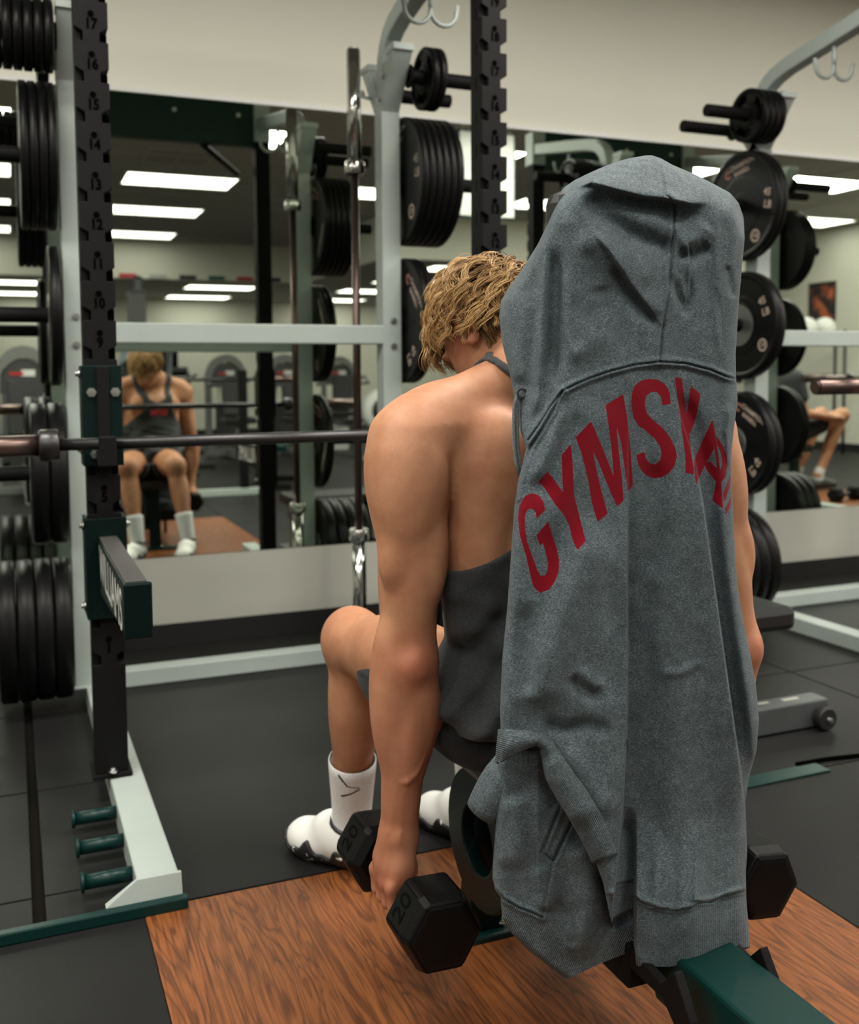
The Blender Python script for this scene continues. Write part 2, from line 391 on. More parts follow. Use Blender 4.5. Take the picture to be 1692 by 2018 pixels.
# ------------------------------------------------------------------ racks
PITCH, Z12, RWD = .0947, 1.4535, 1.075
def hz(n): return Z12 + (n-12)*PITCH
def front_upright():
    right = [(.039, 2.30)]
    for n in range(20, 0, -1):
        h = hz(n)
        if n == 20: right = [(.039, 2.30)]
        right += [(.039, h-.031), (.019, h-.043), (.019, h-.0647), (.039, h-.0647)]
    poly = right + [(.039, .072), (-.039, .072)] + [(-x, z) for x, z in right[::-1]]
    b = MB().prism(poly, lambda x, z: (x, -.036, z), lambda x, z: (x, .004, z))
    b.box(-.0385, .0385, .005, .040, .072, 2.30)
    b.box(-.0395, -.022, -.02, .0, .072, 2.295)
    b.box(-.048, .048, -.05, .055, .062, .072)
    return b
fu = front_upright(); FU = fu.mesh('front_upright'); FU.materials.append(BLACKP)
hm = MB()
for n in range(1, 21):
    z = hz(n); hm.box(.0185, .0388, .0035, .0049, z-.0645, z-.036).box(-.0388, -.0185, .0035, .0049, z-.0645, z-.036); hm.cyl((0, -.0362, z), (0, -.0385, z), .0072, n=12)  # black slabs paint the shade inside the notches; black discs stand for holes
    add_text(hm, str(n), .034, (0, -.0372, z-.024), (1,0,0), (0,0,1), .0012, .85)
HM = hm.mesh('hole_numbers_notch_shade', False); HM.materials.append(DARKER)
def wings():                                                  # the Y on top of a white post
    b = MB()
    for s in (-1, 1):
        b.hexa([(-.034, -.03, 1.985), (.034, -.03, 1.985), (.034, .03, 1.985), (-.034, .03, 1.985)] ,
               [(-.034, s*.13-.035, 2.165), (.034, s*.13-.035, 2.165), (.034, s*.13+.035, 2.165), (-.034, s*.13+.035, 2.165)])
        b.box(-.037, .037, s*.13-.04, s*.13+.04, 2.163, 2.185)
    return b
WG = wings().mesh('top_bracket'); WG.materials.append(STEEL)
RU = MB().box(-.035, .035, -.037, .037, .055, 1.987).box(-.05, .05, -.05, .05, .055, .064).mesh('rear_upright'); RU.materials.append(STEEL)
arm_pts = [(0, 0, 1.98), (0, 0, 2.12), (0, -.006, 2.165), (0, -.025, 2.21), (0, -.055, 2.243), (0, -.095, 2.265), (0, -.16, 2.285), (0, -.26, 2.303), (0, -.745, 2.385)]
AR = MB().sweep(arm_pts, .058, .062, (1, 0, 0)).mesh('top_arm'); AR.materials.append(STEEL)
hk = MB()
hk.tube([(0, -.4, 2.31), (0, -.4, 2.25), (0, -.4, 2.225)], .008)
for s in (-1, 1):
    hk.tube([(0, -.4, 2.245)] + [(s*(.045-.045*math.cos(a)), -.4, 2.215-.045*math.sin(a)) for a in np.linspace(0, math.pi, 9)] + [(s*.094, -.4, 2.238)], .0075)
HK = hk.mesh('hanging_hook'); HK.materials.append(STEEL)
BR = MB().box(-.043, .043, -.048, .044, 2.30, 2.49).mesh('corner_bracket'); BR.materials.append(STEEL)
PG = {}
def peg_mesh(s, L):
    if (s, L) not in PG:
        PG[(s, L)] = MB().cyl((s*.034, 0, 0), (s*L, 0, 0), .0245, n=20).cyl((s*.034, 0, 0), (s*.042, 0, 0), .04, n=20).mesh('weight_peg'); PG[(s, L)].materials.append(BLACKP)
    return PG[(s, L)]
BT = MB().cyl((0, 0, 0), (0, -.006, 0), .012, n=6).cyl((0, -.006, 0), (0, -.012, 0), .006, n=8).mesh('bolt'); BT.materials.append(BOLT)
SB = MB().hexa([(-.040, -.585, 0), (.043, -.585, 0), (.033, .85, 0), (-.046, .85, 0)], [(-.040, -.585, .06), (.043, -.585, .06), (.033, .85, .06), (-.046, .85, .06)]).mesh('side_floor_beam'); SB.materials.append(STEEL)
def rack(x, label, first=False):
    # local origin: floor under the left black upright (world y 2.57)
    t = thing('power_rack', label, 'rack', (x, 2.57, 0), 0, 'white and black power racks along the mirror')
    for k, lx in enumerate((0, RWD)):
        s = -1 if k == 0 else 1
        u = link('front_upright', FU, None, t, .0015, (lx, 0, 0)); link('hole_numbers_notch_shade', HM, None, u)['kind'] = 'stuff'
        r = link('rear_upright', RU, None, t, .004, (lx-.008, .795, 0))
        a = link('top_bracket', WG, None, r); a.modifiers.clear(); a2 = link('top_arm', AR, None, r, .006); link('hanging_hook', HK, None, a2)
        link('corner_bracket', BR, None, t, .003, (lx, 0, 0))
        link('side_floor_beam', SB, None, t, .004, (lx+(.035 if k == 0 else .02), 0, 0))
        for z in (.26, .76, 1.26, 1.755): link('weight_peg', peg_mesh(s, .34), None, r, .003, (0, 0, z))
        for yy, L in ((-.12, .37), (.12, .30)): link('weight_peg', peg_mesh(s, L), None, r, .003, (0, yy, 2.09))
        for z in (1.255, 1.165): link('bolt', BT, None, r, 0, (.003, -.037, z))
        for yy, zz in ((-.02, 2.03), (-.06, 2.10)):
            o = link('bolt', BT, None, r, 0, (-.034, yy, zz)); o.rotation_euler = (0, 0, -math.pi/2)
        o = link('bolt', BT, None, t, 0, (lx, -.05, .077)); o.rotation_euler = (-math.pi/2, 0, 0)
    obj('middle_rail', MB().box(.025, RWD-.04, .760, .828, 1.172, 1.238), STEEL, t, .004)
    obj('rear_floor_rail', MB().hexa([(.06,.885,0),(RWD-.06,.885,0),(RWD-.12,.955,0),(.12,.955,0)], [(.06,.885,.058),(RWD-.06,.885,.058),(RWD-.12,.955,.058),(.12,.955,.058)]), STEEL, t, .004)
    cb = obj('top_crossbeam', MB().box(.04, RWD-.04, -.035, .03, 2.275, 2.53), GREEN, t, .005)
    for xx in (.15, .62, .95):
        link('bolt', BT, None, cb, 0, (xx, -.035, 2.43))
        o = link('bolt', BT, None, cb, 0, (xx, .03, 2.43)); o.rotation_euler = (0, 0, math.pi)
    pb = MB().tube([(.76, -.02, 2.29), (.80, -.05, 2.265), (.99, -.20, 2.175)], .017, 10)
    obj('pull_up_handle', pb, BLACKP, t)
    gp = MB().prism([(-.005,.062),(.082,.062),(.082,.022),(-.066,.022)], lambda a, c: (a, -.592-(.062-c)*.28, c), lambda a, c: (a, -.584, c)); obj('foot_gusset', gp, STEEL, t)
    for yy in (-.19, -.345, -.505):
        obj('band_peg', MB().cyl((.0, yy, .035), (-.10, yy, .035), .015, n=16).cyl((-.10, yy, .035), (-.107, yy, .035), .021, n=16), GREEN, t)
    return t
rack(.207, 'white and black power rack at left, in front of which the man sits')
rack(2.947, 'power rack at right edge with the high curved arm and hooks')
rack(5.69, 'power rack farthest right, seen only in the mirror')
# J-cups and safety arms
def jcup(x, z, label):
    t = thing('bar_hook', label, 'bar hook', (x, 2.57, z), 0, 'green and black bar hooks')
    sl = MB().box(-.047, -.0405, -.05, .045, -.06, .185).box(.0405, .047, -.05, .045, -.06, .185).box(-.047, .047, -.052, -.0385, -.06, .185); obj('sleeve', sl, GREEND, t, .002)
    st = obj('wear_strip', MB().box(-.013, .016, -.060, -.052, .0, .182), BLACKP, t, .002)
    h = MB().box(-.018, .022, -.135, -.052, -.055, -.018).box(-.018, .022, -.150, -.128, -.055, .018); obj('cup', h, BLACKP, t, .004)
    for xx, zz in ((-.025, .12), (.031, .12), (-.012, -.005), (.033, -.005), (-.02, -.03)):
        link('bolt', BT, None, t, 0, (xx, -.052, zz))
    for zz in (.165, -.02):
        o = link('bolt', BT, None, t, 0, (-.047, -.02, zz)); o.rotation_euler = (0, 0, -math.pi/2)
    add_text(lab := MB(), 'W', .02, (.0, -.0605, .155), (1,0,0), (0,0,1))
    return t
jcup(.207, .905, 'green bar hook with black strip holding the barbell on the left upright')
jcup(1.282, .905, 'green bar hook on the right upright behind the man')
jcup(2.947, 1.015, 'green bar hook on the left upright of the right rack')
jcup(4.022, 1.015, 'green bar hook on the far upright of the right rack')
def safety_arm(x, z, label):
    t = thing('safety_arm', label, 'safety arm', (x, 2.57, z), 0, 'green safety arms on the racks')
    sl = MB().box(-.049, -.0405, -.052, .045, -.165, .085).box(.0405, .049, -.052, .045, -.165, .085).box(-.049, .049, -.054, -.0385, -.165, .085); obj('sleeve', sl, GREEND, t, .002)
    am = obj('arm', MB().hexa([(-.020,-.655,-.06),(.026,-.655,-.06),(.030,-.054,-.10),(-.020,-.054,-.10)], [(-.020,-.655,.036),(.026,-.655,.036),(.030,-.054,.036),(-.020,-.054,.036)]), GREEND, t, .004)
    obj('top_strip', MB().box(-.017, .024, -.64, -.06, .036, .041), ARMTOP, am, .001)
    obj('end_plate', MB().box(-.023, .030, -.668, -.655, -.065, .042), GREEND, am, .004)
    lt = MB(); add_text(lt, 'WILLIAMS', .118, (-.0206, -.352, -.024), (0, -1, -.02), (0, 0, 1), .0012, .98)
    o = obj('lettering', lt, WHITEP, am); o['label'] = 'white block lettering along the side'
    for zz in (.065, -.135):
        o = link('bolt', BT, None, t, 0, (-.049, -.02, zz)); o.rotation_euler = (0, 0, -math.pi/2)
        o = link('bolt', BT, None, t, 0, (.049, -.02, zz)); o.rotation_euler = (0, 0, math.pi/2)
    return t
safety_arm(.207, .632, 'dark green safety arm with white lettering on the left upright, pointing at the camera')
safety_arm(1.282, .632, 'dark green safety arm on the right upright beyond the bench')

# ------------------------------------------------------------------ weight plates
def bumper(r, t, hub=.055):
    return MB().lathe((0,0,0), (1,0,0), [(t*.5,.026),(t*.5,hub),(t*.42,hub+.004),(t*.42,r*.52),(t*.36,r*.55),(t*.36,r*.87),(t*.47,r*.90),(t*.5,r*.92),(t*.5,r*.965),(t*.36,r),(-t*.36,r),(-t*.5,r*.965),(-t*.5,r*.92),(-t*.47,r*.90),(-t*.36,r*.87),(-t*.36,r*.55),(-t*.42,r*.52),(-t*.42,hub+.004),(-t*.5,hub),(-t*.5,.026),(t*.5,.026)], 56)
def grip_plate(r, t, n=48):
    b = MB(); rad = [.026, r*.36, r*.52, r*.80, r*.90, r]
    hol = lambda i, k: k == 2 and (i % (n//3)) < n//3 - 6
    th = [t*.5, t*.5, t*.30, t*.30, t*.5, t*.40]
    for s in (1, -1):
        o = len(b.v)
        for k, q in enumerate(rad): b.v += [(s*th[k], q*math.cos(2*math.pi*i/n), q*math.sin(2*math.pi*i/n)) for i in range(n)]
        for k in range(5):
            for i in range(n):
                if hol(i, k): continue
                j = (i+1) % n; b.f.append((o+k*n+i, o+k*n+j, o+(k+1)*n+j, o+(k+1)*n+i)); b.sm.append(False)
    h = 6*n
    for i in range(n):
        j = (i+1) % n
        for k in (0, 5): b.f.append((k*n+i, k*n+j, h+k*n+j, h+k*n+i)); b.sm.append(True)
        if hol(i, 2):
            for k in (2, 3): b.f.append((k*n+i, k*n+j, h+k*n+j, h+k*n+i)); b.sm.append(False)
            if not hol((i-1) % n, 2): b.f.append((2*n+i, 3*n+i, h+3*n+i, h+2*n+i)); b.sm.append(False)
            if not hol(j, 2): b.f.append((2*n+j, 3*n+j, h+3*n+j, h+2*n+j)); b.sm.append(False)
    return b
PM = {}
def plate_mesh(kind):
    if kind not in PM:
        r, t = {'thin': (.225, .0255), 'single': (.22, .034), 'bumper': (.225, .053), 'small': (.105, .028), 'tiny': (.08, .018), 'mid': (.16, .026)}[kind]
        mb = grip_plate(r, t) if kind in ('small', 'mid', 'tiny') else bumper(r, t, .05 if kind != 'bumper' else .09)
        me = mb.mesh('weight_plate'); me.materials.append(IRON)
        let = MB(); red = MB(); R = r*.71
        for sx in (-1, 1):
            def put(mb_, s, size, ang, rot, dr=0, bold=.0006):
                a = math.radians(ang); q = math.radians(rot)
                # seen from the side the face looks at: right = -sx*y
                ux0 = Vector((0, sx, 0)); uy0 = Vector((0, 0, 1))
                c = Vector((sx*(t*.36+.0006), 0, 0)) + ux0*((R+dr)*math.cos(a)) + uy0*((R+dr)*math.sin(a))
                add_text(mb_, s, size, c, ux0*math.cos(q)+uy0*math.sin(q), -ux0*math.sin(q)+uy0*math.cos(q), bold)
            if r > .2:
                put(let, 'CHAMPION', .028, 92, 14, .012); put(let, 'BARBELL', .024, 92, 14, -.018)
                put(red, 'C', .046, 125, 14, 0, .002)
                put(let, '45', .042, 16, -8, 0); put(let, 'LB', .042, -2, -8, 0)
                a = math.radians(-52); c = Vector((sx*(t*.36+.0006), sx*R*math.cos(a), R*math.sin(a)))
                ring = [(.026, .020)]
                k = len(let.v)
                for q in np.linspace(0, 2*math.pi, 20, endpoint=False):
                    for rr in (.026, .019): let.v.append(tuple(c + Vector((0, rr*math.cos(q), rr*math.sin(q)))))
                for i in range(20):
                    j = (i+1) % 20; let.f.append((k+2*i, k+2*j, k+2*j+1, k+2*i+1)); let.sm.append(False)
                put(let, 'CB', .022, -52, 0, 0)
                put(let, 'CHAMPION', .03, 205, 118, 0)
        lm = rm = None
        if r > .2:
            lm = let.mesh('lettering', False); lm.materials.append(PLATEINK)
            rm = red.mesh('logo', False); rm.materials.append(PLATERED)
        hubm = None
        if kind == 'bumper' or kind == 'single':
            hubm = MB().lathe((0,0,0), (1,0,0), [(t*.5+.001,.027),(t*.5+.001,.085 if kind == 'bumper' else .07),(t*.46,.088 if kind == 'bumper' else .073)], 40).lathe((0,0,0), (1,0,0), [(-t*.5-.001,.027),(-t*.5-.001,.085 if kind == 'bumper' else .07),(-t*.46,.088 if kind == 'bumper' else .073)], 40).mesh('hub_insert'); hubm.materials.append(HUB)
        PM[kind] = (me, lm, rm, hubm, r, t)
    return PM[kind]
ORD = ['innermost', 'second', 'third', 'fourth', 'fifth', 'sixth', 'seventh']
def stack(kind, n, px, y, z, s, start, where, rots=None, parts=True, hub=True):
    me, lm, rm, hubm, r, t = plate_mesh(kind)
    for i in range(n):
        x = px + s*(start + t*(i+.5) + .0008*i)
        o = link('weight_plate', me, None, None, 0, (x, y, z-.0035 if kind != 'tiny' else z))
        o.rotation_euler = (math.radians(rots[i % len(rots)] if rots else (i*67) % 360), 0, 0)
        pos = 'only' if n == 1 else ('outermost' if i == n-1 else ORD[i])
        sz = {'thin': 'thin black', 'single': 'black rimmed', 'bumper': 'thick black', 'small': 'small black', 'tiny': 'tiny black', 'mid': 'mid-sized black'}[kind]
        tag(o, f'{sz} weight plate, {pos} on {where}', 'weight plate', None if n == 1 else f'{sz} plates on {where}')
        if parts and lm: link('lettering', lm, None, o); link('logo', rm, None, o)
        if hub and hubm: link('hub_insert', hubm, None, o)
LX, CX, R2, YP = .199, 1.274, 2.939, 3.365
stack('small', 6, LX, YP-.12, 2.09, -1, .045, 'the peg at the upper left corner', parts=False)
stack('tiny', 2, LX, YP+.12, 2.09, -1, .05, 'the top rear peg of the left rack', parts=False)
stack('thin', 4, LX, YP, 1.755, -1, .045, 'the highest side peg at the left edge', parts=False)
stack('single', 1, LX, YP, 1.26, -1, .045, 'the left rack peg above the barbell', parts=False)
stack('bumper', 2, LX, YP, .76, -1, .042, 'the left rack peg just below the barbell', parts=False)
stack('bumper', 4, LX, YP, .26, -1, .042, 'the bottom peg at the left edge', parts=False)
stack('thin', 6, CX, YP, 1.755, 1, .045, 'the highest centre peg', rots=[-4, 40, 80, 120, 10, 60])
stack('thin', 2, CX, YP, 1.26, 1, .045, 'the second centre peg, left of the hair', rots=[60, 20])
stack('single', 1, CX, YP, .76, 1, .045, 'the third centre peg, in the mirror')
stack('bumper', 4, CX, YP, .26, 1, .042, 'the bottom centre peg, in the mirror', parts=False)
stack('small', 2, CX, YP-.12, 2.09, 1, .085, 'the top front peg of the centre post')
stack('thin', 2, R2, YP, 1.755, -1, .045, 'the upper peg of the right rack, beside the hood', rots=[0, 4])
stack('bumper', 1, R2, YP, 1.26, -1, .042, 'the second peg of the right rack, with grey hub', rots=[-20])
stack('single', 2, R2, YP, .764, -1, .045, 'the third peg of the right rack', rots=[30, 42])
stack('bumper', 4, R2, YP, .264, -1, .042, 'the bottom right peg, behind his arm', parts=False)
stack('small', 4, R2, YP-.12, 2.09, -1, .06, 'the top peg of the right rack', rots=[20, 50, 75, 10])
for zz, k, n in ((1.755, 'thin', 3), (1.26, 'single', 1), (.76, 'thin', 2), (.26, 'bumper', 3)):
    hn = {1.755: 'highest', 1.26: 'second', .76: 'third', .26: 'lowest'}[zz]
    stack(k, n, R2+RWD, YP, zz, 1, .045, f'the {hn} far right peg, in the mirror', parts=False, hub=False)
    stack(k, n, 5.682, YP, zz, -1, .045, f'the {hn} peg of the farthest rack', parts=False, hub=False)

# ------------------------------------------------------------------ barbells
def barbell(label, axis='x', loc=(0,0,0), mats=(BARST, BRONZE, BARST), rot=(0,0,0), group=None):
    t = thing('barbell', label, 'barbell', loc, 0, group); t.rotation_euler = rot
    obj('shaft', MB().cyl((-.66,0,0), (.66,0,0), .0145, n=20), mats[0], t)
    for s in (-1, 1):
        obj('sleeve', MB().cyl((s*.69,0,0), (s*1.10,0,0), .0255, n=24).cyl((s*1.10,0,0), (s*1.106,0,0), .021, n=24), mats[1], t)
        obj('collar', MB().lathe((0,0,0), (1,0,0), [(s*.655,.0145),(s*.655,.034),(s*.66,.0375),(s*.695,.0375),(s*.70,.034),(s*.70,.02)], 28), mats[2], t)
    return t
barbell('dark barbell lying on the hooks of the left rack, behind the man', loc=(.757, 2.457, .904))
barbell('barbell with bronze sleeve on the right rack, its end showing right of the hoodie', loc=(3.487, 2.457, 1.012))
barbell('barbell on the farthest rack, seen in the mirror', loc=(6.23, 2.457, 1.012))
barbell('chrome barbell stored upright behind the middle rail, left of the centre post', loc=(1.197, 3.50, 1.142), mats=(BRONZE, CHROME, CHROME), rot=(0, -math.pi/2, 0))
t = thing('bar_holder', 'white floor tube holding the upright chrome barbell', 'bar holder', (1.19, 3.50, 0))
obj('tube', MB().cyl((0,0,0), (0,0,.185), .032, n=24), STEEL, t, .002); obj('foot_plate', MB().box(-.06,.06,-.04,.06,0,.008), STEEL, t)
t = thing('bar_clip', 'small white clip on the centre post steadying the upright chrome barbell', 'bar clip', (1.235, 3.42, 2.05))
obj('bracket', MB().beam((.0,0,0), (-.03,.07,.03), .03, .012), STEEL, t); obj('knob', MB().sphere((-.018,.045,.03), .011), BOLT, t)
# ------------------------------------------------------------------ the rest of the gym (right edge, and what the mirror shows)
# grey bench at the right edge
t = thing('flat_bench', 'flat bench with black pad and grey steel foot right of the man', 'bench', (1.86, 2.33, 0))
obj('pad', MB().box(-.42, .225, -.13, .16, .315, .385), VINYL, t, .02)
obj('main_rail', MB().box(-.40, .20, -.02, .05, .24, .315), SILVER, t, .004)
obj('foot', MB().box(-.25, .38, -.10, -.03, 0.005, .085), SILVER, t, .005)
obj('post', MB().box(.05, .11, -.09, .03, .08, .25), SILVER, t, .004)
obj('rear_foot', MB().box(-.40, -.33, -.22, .18, 0, .06), SILVER, t, .004); obj('rear_post', MB().box(-.39, -.34, -.02, .05, .06, .25), SILVER, t, .004)
wh = obj('wheel', MB().cyl((.345, -.135, .036), (.345, -.105, .036), .034, n=24), BLACKBASE, t, .004)
obj('axle', MB().cyl((.345, -.150, .036), (.345, -.10, .036), .007, n=12), SILVER, wh)
obj('scuffs', MB().box(-.05, .02, -.060, -.045, .085, .0856).box(.06, .10, -.075, -.06, .085, .0856).box(.15, .19, -.062, -.05, .085, .0856).box(.24, .30, -.066, -.05, .085, .0856), WALLLOW, t)['label'] = 'worn bare patches on the top of the foot'
# selectorised machines
def weight_machine(x, y, rz, label):
    t = thing('weight_machine', label, 'weight machine', (x, y, 0), rz, 'weight stack machines across the room')
    arch = [(-.27, 0), (-.27, 1.02)] + [(-.27*math.cos(a), 1.02 + .34*math.sin(a)) for a in np.linspace(.15, math.pi-.15, 14)] + [(.27, 1.02), (.27, 0)]
    inn = [(-.21, 0), (-.21, 1.00)] + [(-.21*math.cos(a), 1.00 + .26*math.sin(a)) for a in np.linspace(.15, math.pi-.15, 14)] + [(.21, 1.00), (.21, 0)]
    fr = MB(); n = len(arch)
    for yy in (-.10, .10): fr.v += [(px_, yy, pz) for px_, pz in arch] + [(px_, yy, pz) for px_, pz in inn]
    for i in range(n-1): fr.f += [(i, i+1, n+i+1, n+i), (2*n+i, 2*n+i+1, 3*n+i+1, 3*n+i), (i, i+1, 2*n+i+1, 2*n+i), (n+i, n+i+1, 3*n+i+1, 3*n+i)]; fr.sm += [False]*4
    obj('frame', fr, GREYM, t)
    obj('shroud', MB().prism([(-.205,.92)] + [(-.205*math.cos(a), 1.0 + .25*math.sin(a)) for a in np.linspace(.1, math.pi-.1, 12)] + [(.205,.92)], lambda a, c: (a, -.07, c), lambda a, c: (a, .07, c)), DKGREY, t)
    st = MB()
    for i in range(14): st.box(-.14, .14, -.06, .06, .12 + i*.042, .158 + i*.042)
    s_ = obj('weight_stack', st, DKGREY, t); s_['kind'] = 'stuff'
    for s in (-1, 1): obj('guide_rod', MB().cyl((s*.10, 0, .10), (s*.10, 0, 1.05), .010, n=10), CHROME, t)
    sg = obj('badge', MB().box(-.10, .02, -.074, -.070, 1.08, 1.14), WHITEP, t); obj('badge_stripe', MB().box(.0, .12, -.0755, -.070, 1.09, 1.12), REDP, sg)
    obj('base_rail', MB().box(-.30, .30, -.12, -.06, 0, .07).box(-.03, .03, -1.0, -.10, 0, .07), GREYM, t, .004)
    obj('seat', MB().box(-.20, .20, -.95, -.55, .46, .54), VINYL, t, .02); obj('backrest', MB().beam((0, -.52, .55), (0, -.42, 1.05), .30, .07, (0, 1, 0)), VINYL, t, .02)
    obj('seat_post', MB().box(-.04, .04, -.80, -.72, .07, .46), GREYM, t)
    for s in (-1, 1): obj('lever_arm', MB().tube([(s*.26, -.1, 1.0), (s*.36, -.35, 1.05), (s*.36, -.75, .95), (s*.22, -.85, .95)], .02, 10), SILVER, t)
    return t
weight_machine(2.70, -5.5, math.pi, 'grey arched weight machine in the mirror, left of two beside the black post')
weight_machine(3.50, -5.5, math.pi, 'grey arched weight machine in the mirror, right of two beside the black post')
weight_machine(4.75, -6.9, math.pi+.2, 'weight machine with red badge in the mirror, beside the centre white post')
weight_machine(.12, -2.0, math.pi, 'grey weight machine with red badge at the left edge of the mirror')
weight_machine(8.2, -5.5, math.pi+.8, 'weight machine at the right edge of the mirror')
t = thing('cable_tower', 'tall dark cable tower in the mirror above the middle rail, left', 'cable tower', (1.43, -4.4, 0))
obj('column', MB().box(-.10, .10, -.08, .08, .06, 2.10), DKGREY, t, .004)
for i in range(4): obj('groove_strip', MB().box(-.085 + .047*i, -.06 + .047*i, .08, .086, .3, 2.05), GREYM, t)
obj('base', MB().box(-.35, .35, -.30, .30, 0, .06), DKGREY, t, .005)
pl = obj('pulley', MB().cyl((.02, -.02, 2.2), (.02, .02, 2.2), .07, n=24), BLACKBASE, t); obj('pulley_bracket', MB().box(-.015, .055, -.03, .03, 2.10, 2.22), SILVER, pl)
obj('handle', MB().tube([(-.05, .12, 1.25), (.05, .12, 1.25)], .014), BLACKBASE, t)
def treadmill(x, y, rz, label):
    t = thing('treadmill', label, 'treadmill', (x, y, 0), rz, 'treadmills across the room')
    obj('deck', MB().box(-.40, .40, -.95, .75, .05, .19), DKGREY, t, .02); obj('belt', MB().box(-.27, .27, -.90, .55, .19, .195), BLACKBASE, t)
    obj('motor_hood', MB().hexa([(-.38,.50,.19),(.38,.50,.19),(.38,.80,.19),(-.38,.80,.19)], [(-.34,.58,.30),(.34,.58,.30),(.34,.76,.30),(-.34,.76,.30)]), DKGREY, t, .02)
    for s in (-1, 1): obj('upright', MB().beam((s*.36, .62, .2), (s*.36, .52, 1.12), .06, .09, (0, 1, 0)), SILVER, t); obj('handrail', MB().tube([(s*.36, .54, 1.02), (s*.36, .2, 1.0), (s*.36, .0, .95)], .02), VINYL, t)
    c = obj('console', MB().beam((-.36, .50, 1.14), (.36, .50, 1.14), .22, .07, (0, -.35, .9)), DKGREY, t, .01)
    obj('screen', MB().beam((-.22, .55, 1.32), (.22, .55, 1.32), .03, .26, (0, .2, 1)), SCREEN, c, .006)
    return t
treadmill(2.2, -7.6, .2, 'treadmill with black screen in the mirror under the middle rail')
treadmill(-.3, -5.6, .2, 'treadmill at the left edge of the mirror')
t = thing('spin_bike', 'exercise bike with round drum flywheel in the mirror, right of the seated reflection', 'exercise bike', (1.75, -3.3, 0), .4)
obj('flywheel', MB().lathe((-.05, .4, .42), (1, 0, 0), [(0,.02),(0,.22),(.02,.26),(.08,.26),(.10,.22),(.10,.02)], 36), DKGREY, t)
obj('frame', MB().tube([(0,-.45,.06),(0,-.1,.45),(0,.4,.42),(0,.45,.06)], .035, 10).tube([(0,-.1,.45),(0,-.2,.85)], .03, 10).tube([(0,.3,.45),(0,.35,1.0)], .03, 10), BLACKBASE, t)
obj('saddle', MB().sphere((0,-.2,.9), (.10,.14,.05), 14), VINYL, t); obj('handlebar', MB().tube([(-.22,.2,1.08),(-.2,.36,1.04),(.2,.36,1.04),(.22,.2,1.08)], .018, 8), BLACKBASE, t)
obj('foot', MB().box(-.28,.28,-.50,-.42,0,.06).box(-.28,.28,.42,.50,0,.06), BLACKBASE, t, .004)
t = thing('rowing_machine', 'white rowing machine with round black fan in the mirror beside the centre post', 'rowing machine', (4.35, -3.9, 0), 0)
obj('fan_housing', MB().lathe((0, 0, .62), (0, 1, 0), [(.10,.02),(.10,.14),(.09,.25),(.06,.27),(-.06,.27),(-.09,.25)], 36), WHITEP, t)
obj('fan', MB().lathe((0, 0, .62), (0, 1, 0), [(.105,.0),(.125,.05),(.11,.16),(.10,.17)], 32), BLACKBASE, t)
obj('rail', MB().box(-.04, .04, -1.9, -.1, .35, .42), SILVER, t, .004); obj('seat', MB().box(-.14, .14, -1.3, -1.05, .42, .48), VINYL, t, .02)
obj('legs', MB().beam((0, 0, .42), (-.25, .05, 0), .05, .05).beam((0, 0, .42), (.25, .05, 0), .05, .05).beam((0, -1.8, .36), (0, -1.85, 0), .3, .05), WHITEP, t)
# bench-press station behind the camera with its own bar
t = thing('bench_press_station', 'white framed bench press station in the mirror behind the seated reflection', 'bench press', (1.45, -.95, 0))
obj('floor_beam', MB().box(-.75, .75, -.04, .04, 0, .06), STEEL, t, .004)
for s in (-1, 1): u = obj('upright', MB().box(s*.48-.035, s*.48+.035, -.035, .035, .06, 1.12), BLACKP, t, .004); obj('rest', MB().box(s*.48-.02, s*.48+.02, -.10, -.03, .98, 1.02).box(s*.48-.02, s*.48+.02, -.11, -.085, .98, 1.06), BLACKP, u)
obj('pad', MB().box(-.15, .15, -1.25, -.10, .36, .43), VINYL, t, .02); obj('spine', MB().box(-.03, .03, -1.2, -.04, .06, .12).box(-.03, .03, -1.2, -1.14, .06, .36), STEEL, t)
barbell('barbell resting across the bench press station in the mirror', loc=(1.45, -1.015, 1.035))
t = thing('plyo_bench', 'low green padded bench in the mirror near the black post', 'bench', (2.35, -1.6, 0), .3)
obj('pad', MB().box(-.16, .16, -.5, .5, .36, .44), GREEN, t, .02); obj('frame', MB().box(-.03, .03, -.45, .45, .28, .36).box(-.2, .2, -.42, -.36, 0, .05).box(-.2, .2, .36, .42, 0, .05).box(-.03, .03, -.42, -.36, .05, .3).box(-.03, .03, .36, .42, .05, .3), BLACKP, t)
# wall pieces
t = thing('hanging_sign', 'white hanging board with green border in the mirror behind the centre black post', 'sign', (3.47, .86, 2.28))
obj('board', MB().box(-.235, .235, -.012, .012, 0, .64), WHITEP, t, .003)
obj('border', MB().box(-.245, -.232, -.014, .014, -.01, .65).box(.232, .245, -.014, .014, -.01, .65).box(-.245, .245, -.014, .014, -.01, .003).box(-.245, .245, -.014, .014, .637, .65), GREEN, t)
for s in (-1, 1): obj('hanger', MB().cyl((s*.2, 0, .64), (s*.2, 0, .72), .004, n=6), BOLT, t)
POST, nt, b = new_mat('poster_print'); tc = nd(nt, 'ShaderNodeTexCoord'); nz = nd(nt, 'ShaderNodeTexNoise'); nz.inputs['Scale'].default_value = 5; nt.links.new(tc.outputs['Object'], nz.inputs['Vector'])
r = nd(nt, 'ShaderNodeValToRGB'); r.color_ramp.elements[0].position = .45; r.color_ramp.elements[0].color = (.02, .012, .012, 1); r.color_ramp.elements[1].position = .62; r.color_ramp.elements[1].color = (.50, .12, .05, 1)
nt.links.new(nz.outputs['Fac'], r.inputs[0]); nt.links.new(r.outputs[0], b.inputs['Base Color']); b.inputs['Roughness'].default_value = .4
t = thing('wall_poster', 'dark poster with orange shapes on the wall at the right edge of the mirror', 'poster', (X1-.001, -2.75, 2.02))
